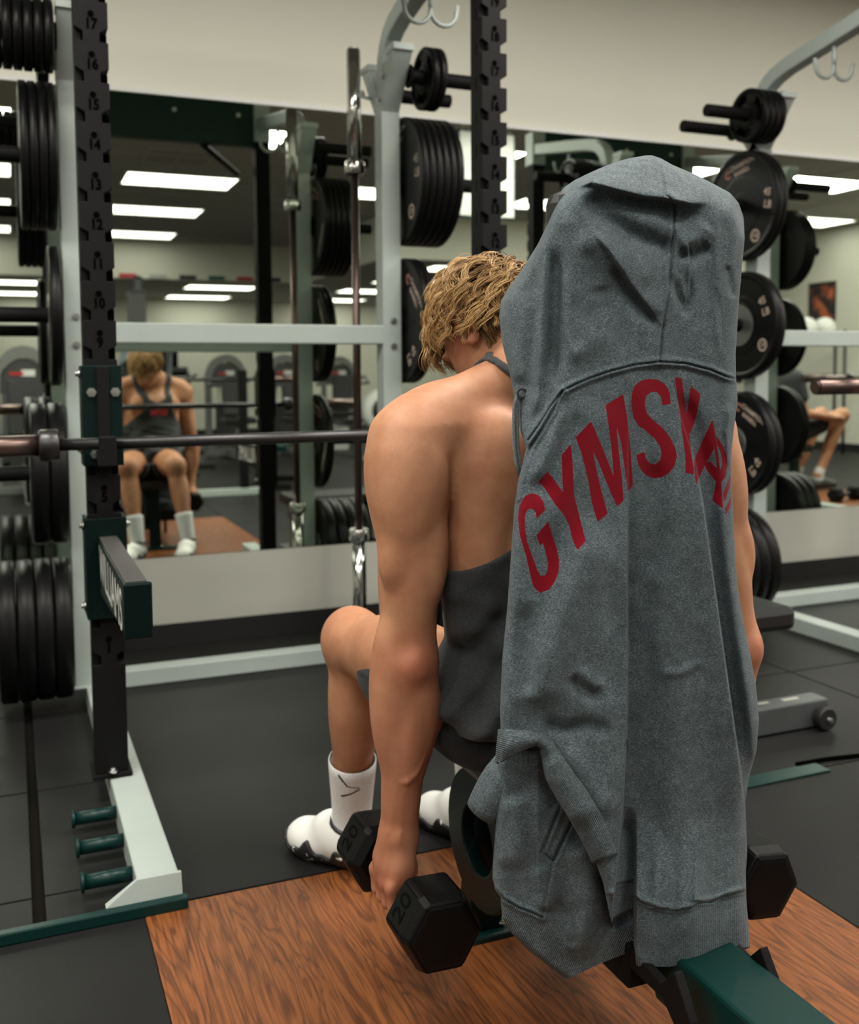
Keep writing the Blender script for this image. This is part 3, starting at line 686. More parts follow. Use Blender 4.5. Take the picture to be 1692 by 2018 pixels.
obj('print', MB().box(-.02, -.012, -.22, .22, -.25, .25), POST, t); obj('frame', MB().box(-.025, 0, -.24, -.22, -.27, .27).box(-.025, 0, .22, .24, -.27, .27).box(-.025, 0, -.22, .22, -.27, -.25).box(-.025, 0, -.22, .22, .25, .27), BLACKBASE, t)
FC = [(.5,.03,.04),(.02,.02,.03),(.45,.46,.46),(.02,.10,.08),(.5,.35,.05),(.02,.02,.03),(.05,.08,.25)]
for i, cc in enumerate([0,2,1,3,0,1,6,4,2]):
    m = MATS.get(f'pennant{cc}') or simple(f'pennant{cc}', FC[cc], .7)
    o = obj('pennant', MB().box(-.12, .12, -.004, .004, -.028, .028), m, None, 0, (1.6 + i*.42, -6.794, SOFZ+.035)); tag(o, f'small {["red","black","grey","green","yellow","black","blue"][cc]} pennant on the soffit in the mirror, {cn[i] if i < 7 else ["eighth","ninth"][i-7]} from the left', 'pennant', 'pennants along the soffit')
t = thing('ceiling_vent', 'square ceiling vent in the mirror above the first lit panel', 'vent', (1.45, -1.15, CZ))
obj('frame', MB().box(-.30, .30, -.30, -.27, -.012, 0).box(-.30, .30, .27, .30, -.012, 0).box(-.30, -.27, -.27, .27, -.012, 0).box(.27, .30, -.27, .27, -.012, 0), CGRID, t); obj('grille', MB().box(-.27, .27, -.27, .27, -.004, 0), BLACKBASE, t)
for i in range(5): obj('slat', MB().box(-.27, .27, -.22+.1*i, -.17+.1*i, -.010, -.006), CGRID, t)
# ball rack with two white balls
t = thing('ball_stand', 'dark ball stand at the right edge of the mirror', 'ball stand', (9.55, -2.0, 0))
for s in (-1, 1):
    for yy in (-.08, .08): obj('post', MB().cyl((s*.42, yy, 0), (s*.42, yy, 1.6), .02, n=10), BLACKBASE, t)
for z in (.5, 1.0, 1.5): obj('shelf', MB().box(-.44, .44, -.10, -.06, z, z+.03).box(-.44, .44, .06, .10, z, z+.03), BLACKBASE, t)
for i in range(2):
    o = obj('medicine_ball', MB().sphere((0, 0, 0), .14, 28), WHITEP, None, 0, (9.40 + .30*i, -2.0, 1.618)); tag(o, ['left', 'right'][i] + ' white ball on the dark stand at the right edge of the mirror', 'ball')
# ------------------------------------------------------------------ incline bench under the hoodie
BX = .83
t = thing('incline_bench', 'green framed incline bench with its upright back pad under the grey hoodie', 'bench', (BX, 1.3, 0))
def W(name, mb, mat, par=None, bevel=0):                      # parts of the bench, modelled in place
    o = obj(name, mb, mat, par or t, bevel)
    if par is None: o.location = (-BX, -1.3, 0)
    return o
W('back_pad', MB().box(BX-.125, BX+.125, 1.205, 1.25, .50, 1.315), VINYL, None, .018)
W('seat_pad', MB().box(BX-.13, BX+.13, 1.30, 1.66, .375, .425), VINYL, None, .018)
W('back_support', MB().box(BX-.03, BX+.03, 1.215, 1.265, .20, .60), GREEND, None, .004)
W('rear_beam', MB().hexa([(.842,.30,.15),(.944,.30,.15),(.944,1.16,.15),(.842,1.16,.15)], [(.842,.30,.238),(.944,.30,.238),(.944,1.16,.238),(.842,1.16,.238)]), GREEN, None, .006)
W('main_rail', MB().box(.80, .945, 1.162, 1.62, .170, .236), BLACKP, None, .004)
W('rear_foot', MB().box(BX-.20, BX+.30, .27, .33, 0, .06), GREEN, None, .005)
W('rear_post', MB().box(BX, BX+.06, .27, .33, .06, .16), GREEN, None, .004)
for s, dx in ((-1, -.03), (1, .115)):
    b = MB().prism([(1.16,.235),(1.085,.225),(1.057,.258),(1.021,.208),(.985,.14),(.955,0),(1.02,0),(1.035,.12),(1.056,.185),(1.08,.205),(1.16,.205)], lambda y, z: (BX+dx, y, z), lambda y, z: (BX+dx+.014, y, z))
    W('bracket_plate', b, BLACKP, None, .002)
# round front plate with a lightening hole, leg and foot
cy, cz = 1.545, .235
b = MB(); n = 40; o0 = 0
for x in (.742, .770):
    for rr in (.062, .125): b.v += [(x, cy + rr*1.0*math.cos(2*math.pi*i/n), cz + rr*math.sin(2*math.pi*i/n)) for i in range(n)]
for i in range(n):
    j = (i+1) % n
    b.f += [(i, j, n+j, n+i), (2*n+i, 2*n+j, 3*n+j, 3*n+i), (i, j, 2*n+j, 2*n+i), (n+i, n+j, 3*n+j, 3*n+i)]; b.sm += [False, False, True, True]
W('pivot_plate', b, GREEND, None, .003)
W('front_leg', MB().beam((.80, 1.60, .40), (.80, 1.65, .012), .07, .05, (0, 1, 0)), GREEND, None, .004)
fp = W('foot_plate', MB().box(BX-.16, BX+.16, 1.605, 1.70, 0, .014), GREEN, None, .004)
obj('bolt', MB().cyl((.835, 1.63, .013), (.835, 1.63, .026), .011, n=6), BOLT, fp)
# ------------------------------------------------------------------ dumbbells
def dumbbell(label, loc, rx=0, rz=0, txt='20'):
    t = thing('dumbbell', label, 'dumbbell', loc, rz, 'black hex dumbbells'); t.rotation_euler = (0, rx, rz)
    hx = lambda R, y: [(R*math.cos(math.pi/3*k), y, R*math.sin(math.pi/3*k)) for k in range(6)]
    obj('handle', MB().lathe((0,0,0), (0,1,0), [(-.085,.012),(-.085,.016),(-.04,.0155),(0,.0175),(.04,.0155),(.085,.016),(.085,.012)], 24), BARST, t)
    for s in (-1, 1):
        b = MB(); R = .066
        secs = [(.075, .046), (.085, .060), (.093, .066), (.150, .066), (.166, .060), (.172, .052)]
        for y, q in secs: b.v += hx(q, s*y)
        for k in range(len(secs)-1):
            for i in range(6):
                j = (i+1) % 6; b.f.append((k*6+i, k*6+j, (k+1)*6+j, (k+1)*6+i)); b.sm.append(False)
        b.f.append(tuple(range(6))); b.f.append(tuple(range(30, 36))); b.sm += [False]*2
        h = obj('head', b, RUBBER, t, .006)
        tx = MB(); c = Vector((math.cos(math.radians(150)), 0, math.sin(math.radians(150)))); up = Vector((math.sin(math.radians(30)), 0, math.cos(math.radians(30))))
        org = c*(.066*.866+.0007) + Vector((0, s*.121, 0))
        add_text(tx, txt, .046, org, up, (0, 1, 0), .0, .95)
        for yy in (-.0285, .0285): tx.add([org + up*(yy-.0009) + Vector((0, -.024, 0)), org + up*(yy+.0009) + Vector((0, -.024, 0)), org + up*(yy+.0009) + Vector((0, .024, 0)), org + up*(yy-.0009) + Vector((0, .024, 0))], [(0,1,2,3)])
        obj('number_marking', tx, MATS.get('engraved_marking') or simple('engraved_marking', (0.0016, 0.0016, 0.0017), 0.7, spec=0.06), h, fix=False)
    return t
dumbbell('black rubber hex dumbbell hanging in the left hand, low over the plywood', (.562, 1.445, .242), rx=.035)
dumbbell('black rubber hex dumbbell in the right hand, peeking out right of the hoodie hem', (1.068, 1.345, .262), rx=.12)
dumbbell('black dumbbell lying on the plywood farthest right, seen in the mirror', (6.32, 1.70, .0605), rz=1.4)
# ------------------------------------------------------------------ signed distance modelling for bodies
def smin(a, b_, k):
    h = np.clip(.5 + .5*(b_-a)/k, 0, 1); return b_*(1-h) + a*h - k*h*(1-h)
class Field:
    def __init__(s, lo, hi, res):
        s.lo = np.array(lo, float); s.res = res; s.n = np.ceil((np.array(hi)-s.lo)/res).astype(int) + 1
        s.a = np.full(s.n, 1.0, np.float32)
    def ax(s): return [s.lo[i] + s.res*np.arange(s.n[i]) for i in range(3)]
    def win(s, lo, hi):
        i0 = np.maximum(((np.array(lo)-s.lo)/s.res).astype(int), 0); i1 = np.minimum(((np.array(hi)-s.lo)/s.res).astype(int)+2, s.n)
        sl = tuple(slice(p, max(p, q)) for p, q in zip(i0, i1))
        g = np.meshgrid(*[s.lo[i] + s.res*np.arange(i0[i], max(i0[i], i1[i])) for i in range(3)], indexing='ij', sparse=True)
        return sl, g
    def _mix(s, sl, d, k, sub=False):
        if d.size == 0: return
        if sub: s.a[sl] = -smin(-s.a[sl], d, k)
        else: s.a[sl] = smin(s.a[sl], d, k)
    def cap(s, p, q, r0, r1=None, k=.02, sub=False):
        r1 = r0 if r1 is None else r1; p = np.array(p, float); q = np.array(q, float); m = max(r0, r1) + k + .02
        sl, (X, Y, Z) = s.win(np.minimum(p, q)-m, np.maximum(p, q)+m)
        d = q-p; L = d @ d + 1e-12
        tt = np.clip(((X-p[0])*d[0] + (Y-p[1])*d[1] + (Z-p[2])*d[2])/L, 0, 1)
        dist = np.sqrt((X-p[0]-tt*d[0])**2 + (Y-p[1]-tt*d[1])**2 + (Z-p[2]-tt*d[2])**2) - (r0 + (r1-r0)*tt)
        s._mix(sl, dist.astype(np.float32), k, sub); return s
    def ell(s, c, r, ax=None, k=.02, sub=False):              # ax = rows of an orthonormal frame
        c = np.array(c, float); r = np.array(r, float); A = np.eye(3) if ax is None else np.array(ax, float)
        m = (np.abs(A.T) @ r) + k + .02
        sl, (X, Y, Z) = s.win(c-m, c+m); X = X-c[0]; Y = Y-c[1]; Z = Z-c[2]
        u = [(A[i, 0]*X + A[i, 1]*Y + A[i, 2]*Z) for i in range(3)]
        k0 = np.sqrt(sum((u[i]/r[i])**2 for i in range(3))); k1 = np.sqrt(sum((u[i]/r[i]**2)**2 for i in range(3)))
        s._mix(sl, (k0*(k0-1)/np.maximum(k1, 1e-6)).astype(np.float32), k, sub); return s
    def spin(s, p, q, r, k=.02, flat=None):                  # muscle belly between two points, r = (r1, r2) across; flat = direction of r2
        p = np.array(p, float); q = np.array(q, float); d = q-p; L = np.linalg.norm(d); d /= L
        f = np.array(flat if flat is not None else (0, 1, 0), float); f = f - d*(f@d); f /= np.linalg.norm(f)
        return s.ell((p+q)/2, (L/2, r[1], r[0]), [d, f, np.cross(d, f)], k)
    def copy(s):
        o = object.__new__(Field); o.lo, o.res, o.n, o.a = s.lo, s.res, s.n, s.a.copy(); return o
    def grid(s): return np.meshgrid(*s.ax(), indexing='ij', sparse=True)
    def mesh(s, name, smooth=1):
        F = s.a; ins = F < 0
        c = np.zeros(np.array(F.shape)-1, np.int8)
        for i in (0, 1):
            for j in (0, 1):
                for k in (0, 1): c += ins[i:i+F.shape[0]-1, j:j+F.shape[1]-1, k:k+F.shape[2]-1]
        I = np.argwhere((c > 0) & (c < 8)); N = len(I)
        idx = np.full(c.shape, -1, np.int32); idx[tuple(I.T)] = np.arange(N)
        cor = np.array([(i, j, k) for i in (0, 1) for j in (0, 1) for k in (0, 1)])
        V = np.stack([F[tuple((I+o).T)] for o in cor], 1)
        acc = np.zeros((N, 3)); cnt = np.zeros(N)
        for a in range(8):
            for b_ in range(a+1, 8):
                if np.abs(cor[a]-cor[b_]).sum() != 1: continue
                va, vb = V[:, a], V[:, b_]; m = (va < 0) != (vb < 0)
                tt = np.where(m, va/np.where(m, va-vb, 1), 0)
                acc += m[:, None]*(cor[a] + tt[:, None]*(cor[b_]-cor[a])); cnt += m
        P = s.lo + s.res*(I + acc/cnt[:, None])
        quads = []
        for d in range(3):
            u, v_ = [(1, 2), (2, 0), (0, 1)][d]
            sa = [slice(None)]*3; sb = [slice(None)]*3; sa[d] = slice(0, -1); sb[d] = slice(1, None)
            A_, B_ = ins[tuple(sa)], ins[tuple(sb)]
            E = np.argwhere(A_ != B_); E = E[(E[:, u] > 0) & (E[:, v_] > 0) & (E[:, u] < c.shape[u]) & (E[:, v_] < c.shape[v_])]
            fl = A_[tuple(E.T)]
            eu = np.zeros(3, int); eu[u] = 1; ev = np.zeros(3, int); ev[v_] = 1
            q = np.stack([idx[tuple((E-eu-ev).T)], idx[tuple((E-ev).T)], idx[tuple(E.T)], idx[tuple((E-eu).T)]], 1)
            q[~fl] = q[~fl][:, ::-1]; quads.append(q)
        Q = np.concatenate(quads); Q = Q[(Q >= 0).all(1)]
        for _ in range(smooth):
            S = np.zeros_like(P); cn = np.zeros(N)
            for a in range(4):
                b_ = (a+1) % 4
                np.add.at(S, Q[:, a], P[Q[:, b_]]); np.add.at(cn, Q[:, a], 1); np.add.at(S, Q[:, b_], P[Q[:, a]]); np.add.at(cn, Q[:, b_], 1)
            P = P*.5 + .5*S/np.maximum(cn, 1)[:, None]
        me = bpy.data.meshes.new(name); me.vertices.add(N); me.vertices.foreach_set('co', P.astype(np.float32).ravel())
        me.loops.add(Q.size); me.loops.foreach_set('vertex_index', Q.astype(np.int32).ravel())
        me.polygons.add(len(Q)); me.polygons.foreach_set('loop_start', np.arange(0, Q.size, 4, dtype=np.int32)); me.polygons.foreach_set('loop_total', np.full(len(Q), 4, np.int32))
        me.polygons.foreach_set('use_smooth', np.ones(len(Q), bool)); me.update(calc_edges=True); me.validate()
        return me
def attr(me, name, vals):
    a = me.attributes.new(name, 'FLOAT', 'POINT'); a.data.foreach_set('value', np.asarray(vals, np.float32))
def coords(me):
    c = np.zeros(len(me.vertices)*3, np.float32); me.vertices.foreach_get('co', c); return c.reshape(-1, 3).astype(float)
# ------------------------------------------------------------------ the seated man
def skin_mat(name, base, red, dark):
    m, nt, b = new_mat(name)
    tc = nd(nt, 'ShaderNodeTexCoord')
    nz = nd(nt, 'ShaderNodeTexNoise'); nz.inputs['Scale'].default_value = 16; nz.inputs['Detail'].default_value = 6; nz.inputs['Roughness'].default_value = .6
    nt.links.new(tc.outputs['Object'], nz.inputs['Vector'])
    mx = nd(nt, 'ShaderNodeMix', data_type='RGBA'); mx.inputs[6].default_value = (*dark, 1); mx.inputs[7].default_value = (*base, 1)
    rr = nd(nt, 'ShaderNodeValToRGB'); rr.color_ramp.elements[0].position = .28; rr.color_ramp.elements[1].position = .66
    nt.links.new(nz.outputs['Fac'], rr.inputs[0]); nt.links.new(rr.outputs[0], mx.inputs[0])
    at = nd(nt, 'ShaderNodeAttribute', attribute_name='red')
    m2 = nd(nt, 'ShaderNodeMix', data_type='RGBA'); nt.links.new(at.outputs['Fac'], m2.inputs[0]); nt.links.new(mx.outputs[2], m2.inputs[6]); m2.inputs[7].default_value = (*red, 1)
    # a few freckles and moles
    vo = nd(nt, 'ShaderNodeTexVoronoi'); vo.inputs['Scale'].default_value = 17; nt.links.new(tc.outputs['Object'], vo.inputs['Vector'])
    rv = nd(nt, 'ShaderNodeValToRGB'); rv.color_ramp.elements[0].position = .018; rv.color_ramp.elements[0].color = (.7, .7, .7, 1); rv.color_ramp.elements[1].position = .045; rv.color_ramp.elements[1].color = (0, 0, 0, 1)
    nt.links.new(vo.outputs['Distance'], rv.inputs[0])
    m3 = nd(nt, 'ShaderNodeMix', data_type='RGBA'); nt.links.new(rv.outputs[0], m3.inputs[0]); nt.links.new(m2.outputs[2], m3.inputs[6]); m3.inputs[7].default_value = (.10, .035, .02, 1)
    nt.links.new(m3.outputs[2], b.inputs['Base Color'])
    b.inputs['Roughness'].default_value = .52; b.inputs['Specular IOR Level'].default_value = .36
    b.inputs['Subsurface Weight'].default_value = .12; b.inputs['Subsurface Radius'].default_value = (.6, .25, .12); b.inputs['Subsurface Scale'].default_value = .012
    n2 = nd(nt, 'ShaderNodeTexNoise'); n2.inputs['Scale'].default_value = 420; n2.inputs['Detail'].default_value = 3; nt.links.new(tc.outputs['Object'], n2.inputs['Vector'])
    n4 = nd(nt, 'ShaderNodeTexNoise'); n4.inputs['Scale'].default_value = 45; n4.inputs['Detail'].default_value = 3; nt.links.new(tc.outputs['Object'], n4.inputs['Vector'])
    ad = nd(nt, 'ShaderNodeMath', operation='MULTIPLY_ADD'); nt.links.new(n4.outputs['Fac'], ad.inputs[0]); ad.inputs[1].default_value = 1.5; nt.links.new(n2.outputs['Fac'], ad.inputs[2])
    bp = nd(nt, 'ShaderNodeBump'); bp.inputs['Strength'].default_value = .22; bp.inputs['Distance'].default_value = .0012
    nt.links.new(ad.outputs[0], bp.inputs['Height']); nt.links.new(bp.outputs['Normal'], b.inputs['Normal'])
    return m
SKIN = skin_mat('tanned_skin', (.50, .245, .138), (.40, .125, .075), (.37, .155, .080))
def cloth_mat(name, c0, c1, scale=900, rough=.9):
    m, nt, b = new_mat(name); tc = nd(nt, 'ShaderNodeTexCoord')
    nz = nd(nt, 'ShaderNodeTexNoise'); nz.inputs['Scale'].default_value = scale; nz.inputs['Detail'].default_value = 2
    nt.links.new(tc.outputs['Object'], nz.inputs['Vector'])
    r = nd(nt, 'ShaderNodeValToRGB'); r.color_ramp.elements[0].position = .35; r.color_ramp.elements[1].position = .65
    r.color_ramp.elements[0].color = (*c0, 1); r.color_ramp.elements[1].color = (*c1, 1)
    nt.links.new(nz.outputs['Fac'], r.inputs[0]); nt.links.new(r.outputs[0], b.inputs['Base Color'])
    b.inputs['Roughness'].default_value = rough; b.inputs['Specular IOR Level'].default_value = .2
    b.inputs['Sheen Weight'].default_value = .15
    bp = nd(nt, 'ShaderNodeBump'); bp.inputs['Strength'].default_value = .3; bp.inputs['Distance'].default_value = .001
    nt.links.new(nz.outputs['Fac'], bp.inputs['Height']); nt.links.new(bp.outputs['Normal'], b.inputs['Normal'])
    return m
TANK = cloth_mat('charcoal_heather_jersey', (.018, .020, .022), (.058, .062, .066))
SHORTS = cloth_mat('black_woven_cloth', (.006, .006, .007), (.012, .012, .013), 700)
SOCKM = cloth_mat('white_ribbed_knit', (.60, .60, .60), (.74, .74, .73), 300)
SHOEW = simple('white_shoe_mesh', (.74, .74, .71), .5, bump=.15, bscale=220)
SOLEM, nt, b = new_mat('black_and_white_sole')
tc = nd(nt, 'ShaderNodeTexCoord'); nz = nd(nt, 'ShaderNodeTexNoise'); nz.inputs['Scale'].default_value = 38; nz.inputs['Detail'].default_value = 3
nt.links.new(tc.outputs['Object'], nz.inputs['Vector'])
r = nd(nt, 'ShaderNodeValToRGB'); r.color_ramp.interpolation = 'CONSTANT'; r.color_ramp.elements[0].color = (.012, .012, .012, 1); r.color_ramp.elements[1].position = .60; r.color_ramp.elements[1].color = (.7, .7, .68, 1)
nt.links.new(nz.outputs['Fac'], r.inputs[0]); nt.links.new(r.outputs[0], b.inputs['Base Color']); b.inputs['Roughness'].default_value = .6
HAIRM, nt, b = new_mat('blond_hair')
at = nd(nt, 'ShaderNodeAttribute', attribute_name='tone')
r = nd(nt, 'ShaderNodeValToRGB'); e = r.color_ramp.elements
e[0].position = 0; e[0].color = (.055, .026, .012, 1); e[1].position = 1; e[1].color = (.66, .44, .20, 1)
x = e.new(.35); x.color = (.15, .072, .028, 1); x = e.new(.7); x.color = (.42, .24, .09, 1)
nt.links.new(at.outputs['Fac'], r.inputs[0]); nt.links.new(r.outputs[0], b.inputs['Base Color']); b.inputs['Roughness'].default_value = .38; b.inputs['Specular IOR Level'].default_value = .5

nrm = lambda v: np.array(v, float)/np.linalg.norm(v)
TR = np.array([.978, -.208, 0]); TF = np.array([.208, .978, 0]); TO = np.array([.822, 1.43, 0])
tp = lambda r, f, z: TO + TR*r + TF*f + np.array([0, 0, z])
A = lambda *p: np.array(p, float)
SL, EL, WL = A(.570, 1.420, .940), A(.563, 1.412, .615), A(.550, 1.432, .325)
SR_, ER, WR = A(1.030, 1.325, .945), A(1.098, 1.300, .605), A(1.072, 1.330, .342)
def hand(F, hc, ox, wr):
    hx, hy, hzz = hc
    F.ell((hx+ox*.027, hy, hzz+.030), (.019, .044, .040), k=.016)
    F.cap(wr, (hx+ox*.018, hy+.002, hzz+.05), .0275, .027, k=.022)
    F.ell((hx+ox*.012, hy-.030, hzz+.045), (.020, .018, .034), k=.015)      # heel of the hand
    F.ell((hx+ox*.004, hy+.034, hzz+.045), (.019, .020, .030), k=.015)      # ball of the thumb
    for i, dy in enumerate((-.036, -.0125, .0115, .035)):
        rr = (.0092, .0102, .0105, .0102)[i]; y = hy + dy; dz = (.0, .003, .004, .002)[i]
        P = [(hx+ox*.036, y, hzz+.018-dz*.5), (hx+ox*.0335, y-.001, hzz-.014-dz), (hx+ox*.010, y, hzz-.0285-dz*.5), (hx-ox*.015, y, hzz-.0235), (hx-ox*.027, y, hzz-.003)]
        F.ell(P[0], (.0105, .0115, .0125), k=.008)
        for a in range(4): F.cap(P[a], P[a+1], rr*(1-.06*a), rr*(1-.06*(a+1)), k=.0045)
    T = [(hx+ox*.004, hy+.040, hzz+.050), (hx-ox*.020, hy+.052, hzz+.030), (hx-ox*.030, hy+.046, hzz+.006), (hx-ox*.027, hy+.030, hzz-.012)]
    for a in range(3): F.cap(T[a], T[a+1], .0135-.0013*a, .0135-.0013*(a+1), k=.007)
def arm(F, S, E, Wp, ox, back):
    """the arm as its own field, fused softly at the shoulder and with a sharp crease below the armpit"""
    G = F.copy(); G.a[:] = 1.0
    u = nrm(E-S); v_ = nrm(Wp-E); bk = np.array(back, float); out = np.array([ox, 0, 0.])
    G.cap(S, E, .053, .041, k=.016)
    G.ell(S + out*.004 + A(0, 0, -.030), (.063, .071, .100), k=.04)                         # deltoid
    G.spin(S + A(0, 0, .01) + bk*.03 + out*.018, S + u*.165 + bk*.015 + out*.020, (.036, .038), k=.025)
    G.spin(S + u*.09 + bk*.020, E - u*.05 + bk*.018, (.040, .034), k=.012, flat=bk)         # triceps: tendon plate, outer head, long head
    G.spin(S + u*.095 + bk*.018 + out*.028, E - u*.115 + bk*.020 + out*.030, (.027, .030), k=.008, flat=bk)
    G.spin(S + u*.055 + bk*.016 - out*.028, E - u*.085 + bk*.024 - out*.024, (.031, .033), k=.009, flat=bk)
    G.spin(S + u*.08 - bk*.026, E - u*.02 - bk*.018, (.040, .036), k=.02)                   # biceps
    G.cap(E, Wp, .043, .0285, k=.02)
    G.spin(E - u*.080 + out*.031, E + v_*.19 + out*.014, (.036, .040), k=.010)              # outer forearm
    G.spin(E - u*.02 - out*.020, E + v_*.20 - out*.010, (.038, .042), k=.012)
    G.spin(E + v_*.03 + bk*.014, E + v_*.22 + bk*.009, (.027, .034), k=.009)
    G.ell(E + bk*.032 + A(0, 0, .004), (.019, .016, .026), k=.010)                           # point of the elbow
    G.ell(Wp + bk*.020 + out*.004 + A(0, 0, .012), (.013, .011, .016), k=.010)               # wrist bone
    Z = F.ax()[2][None, None, :]; kk = (.005 + .040*np.clip((Z-.925)/.06, 0, 1)).astype(np.float32)
    m = G.a < .06
    h = np.clip(.5 + .5*(G.a-F.a)/kk, 0, 1); r = G.a*(1-h) + F.a*h - kk*h*(1-h)
    F.a = np.where(m, r, np.minimum(F.a, G.a)).astype(np.float32)
LO, HI, RES = (.42, 1.16, .08), (1.26, 2.06, 1.27), .0042
T = Field(LO, HI, RES)
T.ell(tp(0, .005, .82), (.160, .112, .215), [TR, TF, A(0,0,1)], k=.04)
T.ell(tp(0, .02, .63), (.152, .105, .17), [TR, TF, A(0,0,1)], k=.06)
T.ell((.80, 1.445, .525), (.170, .125, .11), k=.05)
for s in (-1, 1):
    T.ell(tp(s*.130, -.034, .80), (.058, .080, .165), [TR, TF, A(0,0,1)], k=.03)           # lats
    T.ell(tp(s*.108, -.078, .915), (.072, .036, .085), [nrm(TR + A(0,0,s*.35)), TF, nrm(A(0,0,1) - TR*s*.35)], k=.035)   # shoulder blade
    T.spin(tp(s*.045, -.082, .60), tp(s*.04, -.088, .86), (.040, .032), k=.03)
    T.cap(tp(s*.010, .02, 1.068), tp(s*.205, -.035, .988), .052, .048, k=.05); T.cap(tp(s*.20, -.035, .985), tp(s*.245, -.045, .955), .047, .046, k=.05)             # trapezius to shoulder
    T.ell(tp(s*.075, .085, .885), (.085, .045, .065), [TR, TF, A(0,0,1)], k=.03)           # chest
    T.cap(tp(s*.10, -.02, .93), tp(s*.20, -.03, .93), .066, .060, k=.04)
T.spin(tp(0, -.095, .62), tp(0, -.110, .98), (.008, .02), k=.012) if False else None
HC = A(.778, 1.560, 1.152)
HF = nrm(A(-.22, .72, -.64)); HR = nrm(np.cross(HF, A(0, 0, 1))); HU = np.cross(HR, HF)
T.cap(tp(0, .015, 1.03), HC - HF*.045 - HU*.045, .062, .056, k=.04)
B = T.copy()
B.ell(HC, (.076, .098, .092), [HR, HF, HU], k=.02)
B.ell(HC + HF*.028 - HU*.055, (.064, .074, .082), [HR, HF, HU], k=.03)
B.ell(HC + HF*.058 - HU*.108, (.042, .036, .034), [HR, HF, HU], k=.03)
B.cap(HC + HF*.092 - HU*.015, HC + HF*.118 - HU*.058, .009, .014, k=.012)
B.ell(HC + HF*.092 - HU*.088, (.025, .012, .010), [HR, HF, HU], k=.008)
for s in (-1, 1):
    B.ell(HC + HF*.085 + HR*s*.032 - HU*.022, (.016, .012, .011), [HR, HF, HU], k=.008, sub=True)
    B.ell(HC + HF*.088 + HR*s*.032 - HU*.004, (.022, .010, .007), [HR, HF, HU], k=.008)
    e0 = HC + HR*s*.078 - HU*.030 - HF*.012
    B.ell(e0, (.013, .020, .033), [nrm(HR + HF*s*(-.45)), nrm(HF + HR*s*.45), HU], k=.006)
    B.ell(e0 + HR*s*.010 + HF*.006, (.010, .011, .020), [nrm(HR + HF*s*(-.45)), nrm(HF + HR*s*.45), HU], k=.005, sub=True)
arm(B, SL, EL, WL, -1, nrm(A(-.10, -1, 0))); arm(B, SR_, ER, WR, 1, nrm(A(.1, -1, 0)))
hand(B, (.562, 1.440, .242), -1, WL); hand(B, (1.068, 1.340, .262), 1, WR)
LEGS = [(A(.712, 1.45, .515), A(.622, 1.86, .530), A(.655, 1.985, .11)), (A(.89, 1.44, .515), A(.90, 1.86, .53), A(.945, 1.975, .11))]
LG = Field(LO, HI, RES)
LG.ell((.80, 1.445, .515), (.168, .125, .105), k=.05)
for H_, K_, N_ in LEGS:
    for F in (B, LG): F.cap(H_, K_, .086, .060, k=.05); F.spin(H_ + A(0, .04, .015), K_ + A(0, -.06, .02), (.075, .075), k=.03)
    B.ell(K_ + A(0, .018, .004), (.050, .046, .056), k=.025)
    B.cap(K_, N_, .052, .036, k=.03)
    d = nrm(N_-K_)
    B.spin(K_ + d*.03 + A(0, -.018, 0), K_ + d*.29 + A(0, -.02, 0), (.050, .052), k=.025)
    B.spin(K_ + d*.05 + A(.028, -.01, 0), K_ + d*.26 + A(.02, -.015, 0), (.028, .035), k=.02)
body = B.mesh('body', 1)
c = coords(body); nv = np.zeros(len(body.vertices)*3, np.float32); body.vertices.foreach_get('normal', nv); nv = nv.reshape(-1, 3)
def pdist(P, poly):
    best = np.full(len(P), 9.0)
    for a, b_ in zip(poly[:-1], poly[1:]):
        a = np.array(a); d = np.array(b_) - a; tt = np.clip(((P-a) @ d)/(d @ d), 0, 1); best = np.minimum(best, np.linalg.norm(P - a - tt[:, None]*d, axis=1))
    return best
# veins and tendons of the near forearm
fa = lambda t, o, bkk: EL + (WL-EL)*t + A(o, bkk, 0)
off = np.zeros(len(c))
for poly, h, wd in (([fa(.05, .055, -.03), fa(.28, .045, -.04), fa(.48, .028, -.042), fa(.58, .008, -.042), fa(.63, -.012, -.036)], .0032, .0045),
                    ([fa(.62, -.005, -.038), fa(.80, -.012, -.035), fa(.97, -.010, -.03)], .0020, .004),
                    ([fa(.40, -.03, -.038), fa(.66, -.025, -.034), fa(.92, -.028, -.02)], .0018, .005),
                    ([A(.530, 1.415, .318), A(.518, 1.412, .28), A(.512, 1.417, .255)], .0022, .004), ([A(.525, 1.43, .318), A(.514, 1.437, .28), A(.510, 1.44, .255)], .0022, .004)):
    d = pdist(c, poly); off += h*np.exp(-(d/wd)**2)
for ctr, rad, h in ((EL + A(.0, -.055, -.04), .018, -.003), (EL + A(-.03, -.045, .03), .02, -.004)):
    off += h*np.exp(-(np.linalg.norm(c-ctr, axis=1)/rad)**2)
body.vertices.foreach_set('co', (c + nv*off[:, None]).astype(np.float32).ravel())
red = np.zeros(len(c))
for ctr, rad, h in ((EL + A(0, -.05, 0), .05, .8), (WL, .06, .35), (A(.54, 1.43, .26), .06, .75), (ER + A(0, -.05, 0), .05, .6), (A(.70, 1.54, 1.12), .04, .6), (A(1.07, 1.34, .26), .06, .7), (A(.62, 1.9, .55), .06, .3)):
    red = np.maximum(red, h*np.exp(-(np.linalg.norm(c-ctr, axis=1)/rad)**2))
red = np.maximum(red, np.clip((.66-c[:, 2])/.45, 0, .35)*(c[:, 0] < .68)*(c[:, 1] < 1.6))
attr(body, 'red', red)
man = thing('person', 'blond man in grey tank top seated with his back to the camera, holding two dumbbells', 'person', (.80, 1.45, 0))
def P(name, me, mat, par=None):
    o = link(name, me, mat, par or man)
    if par is None: o.location = (-.80, -1.45, 0)
    return o
P('body', body, SKIN)
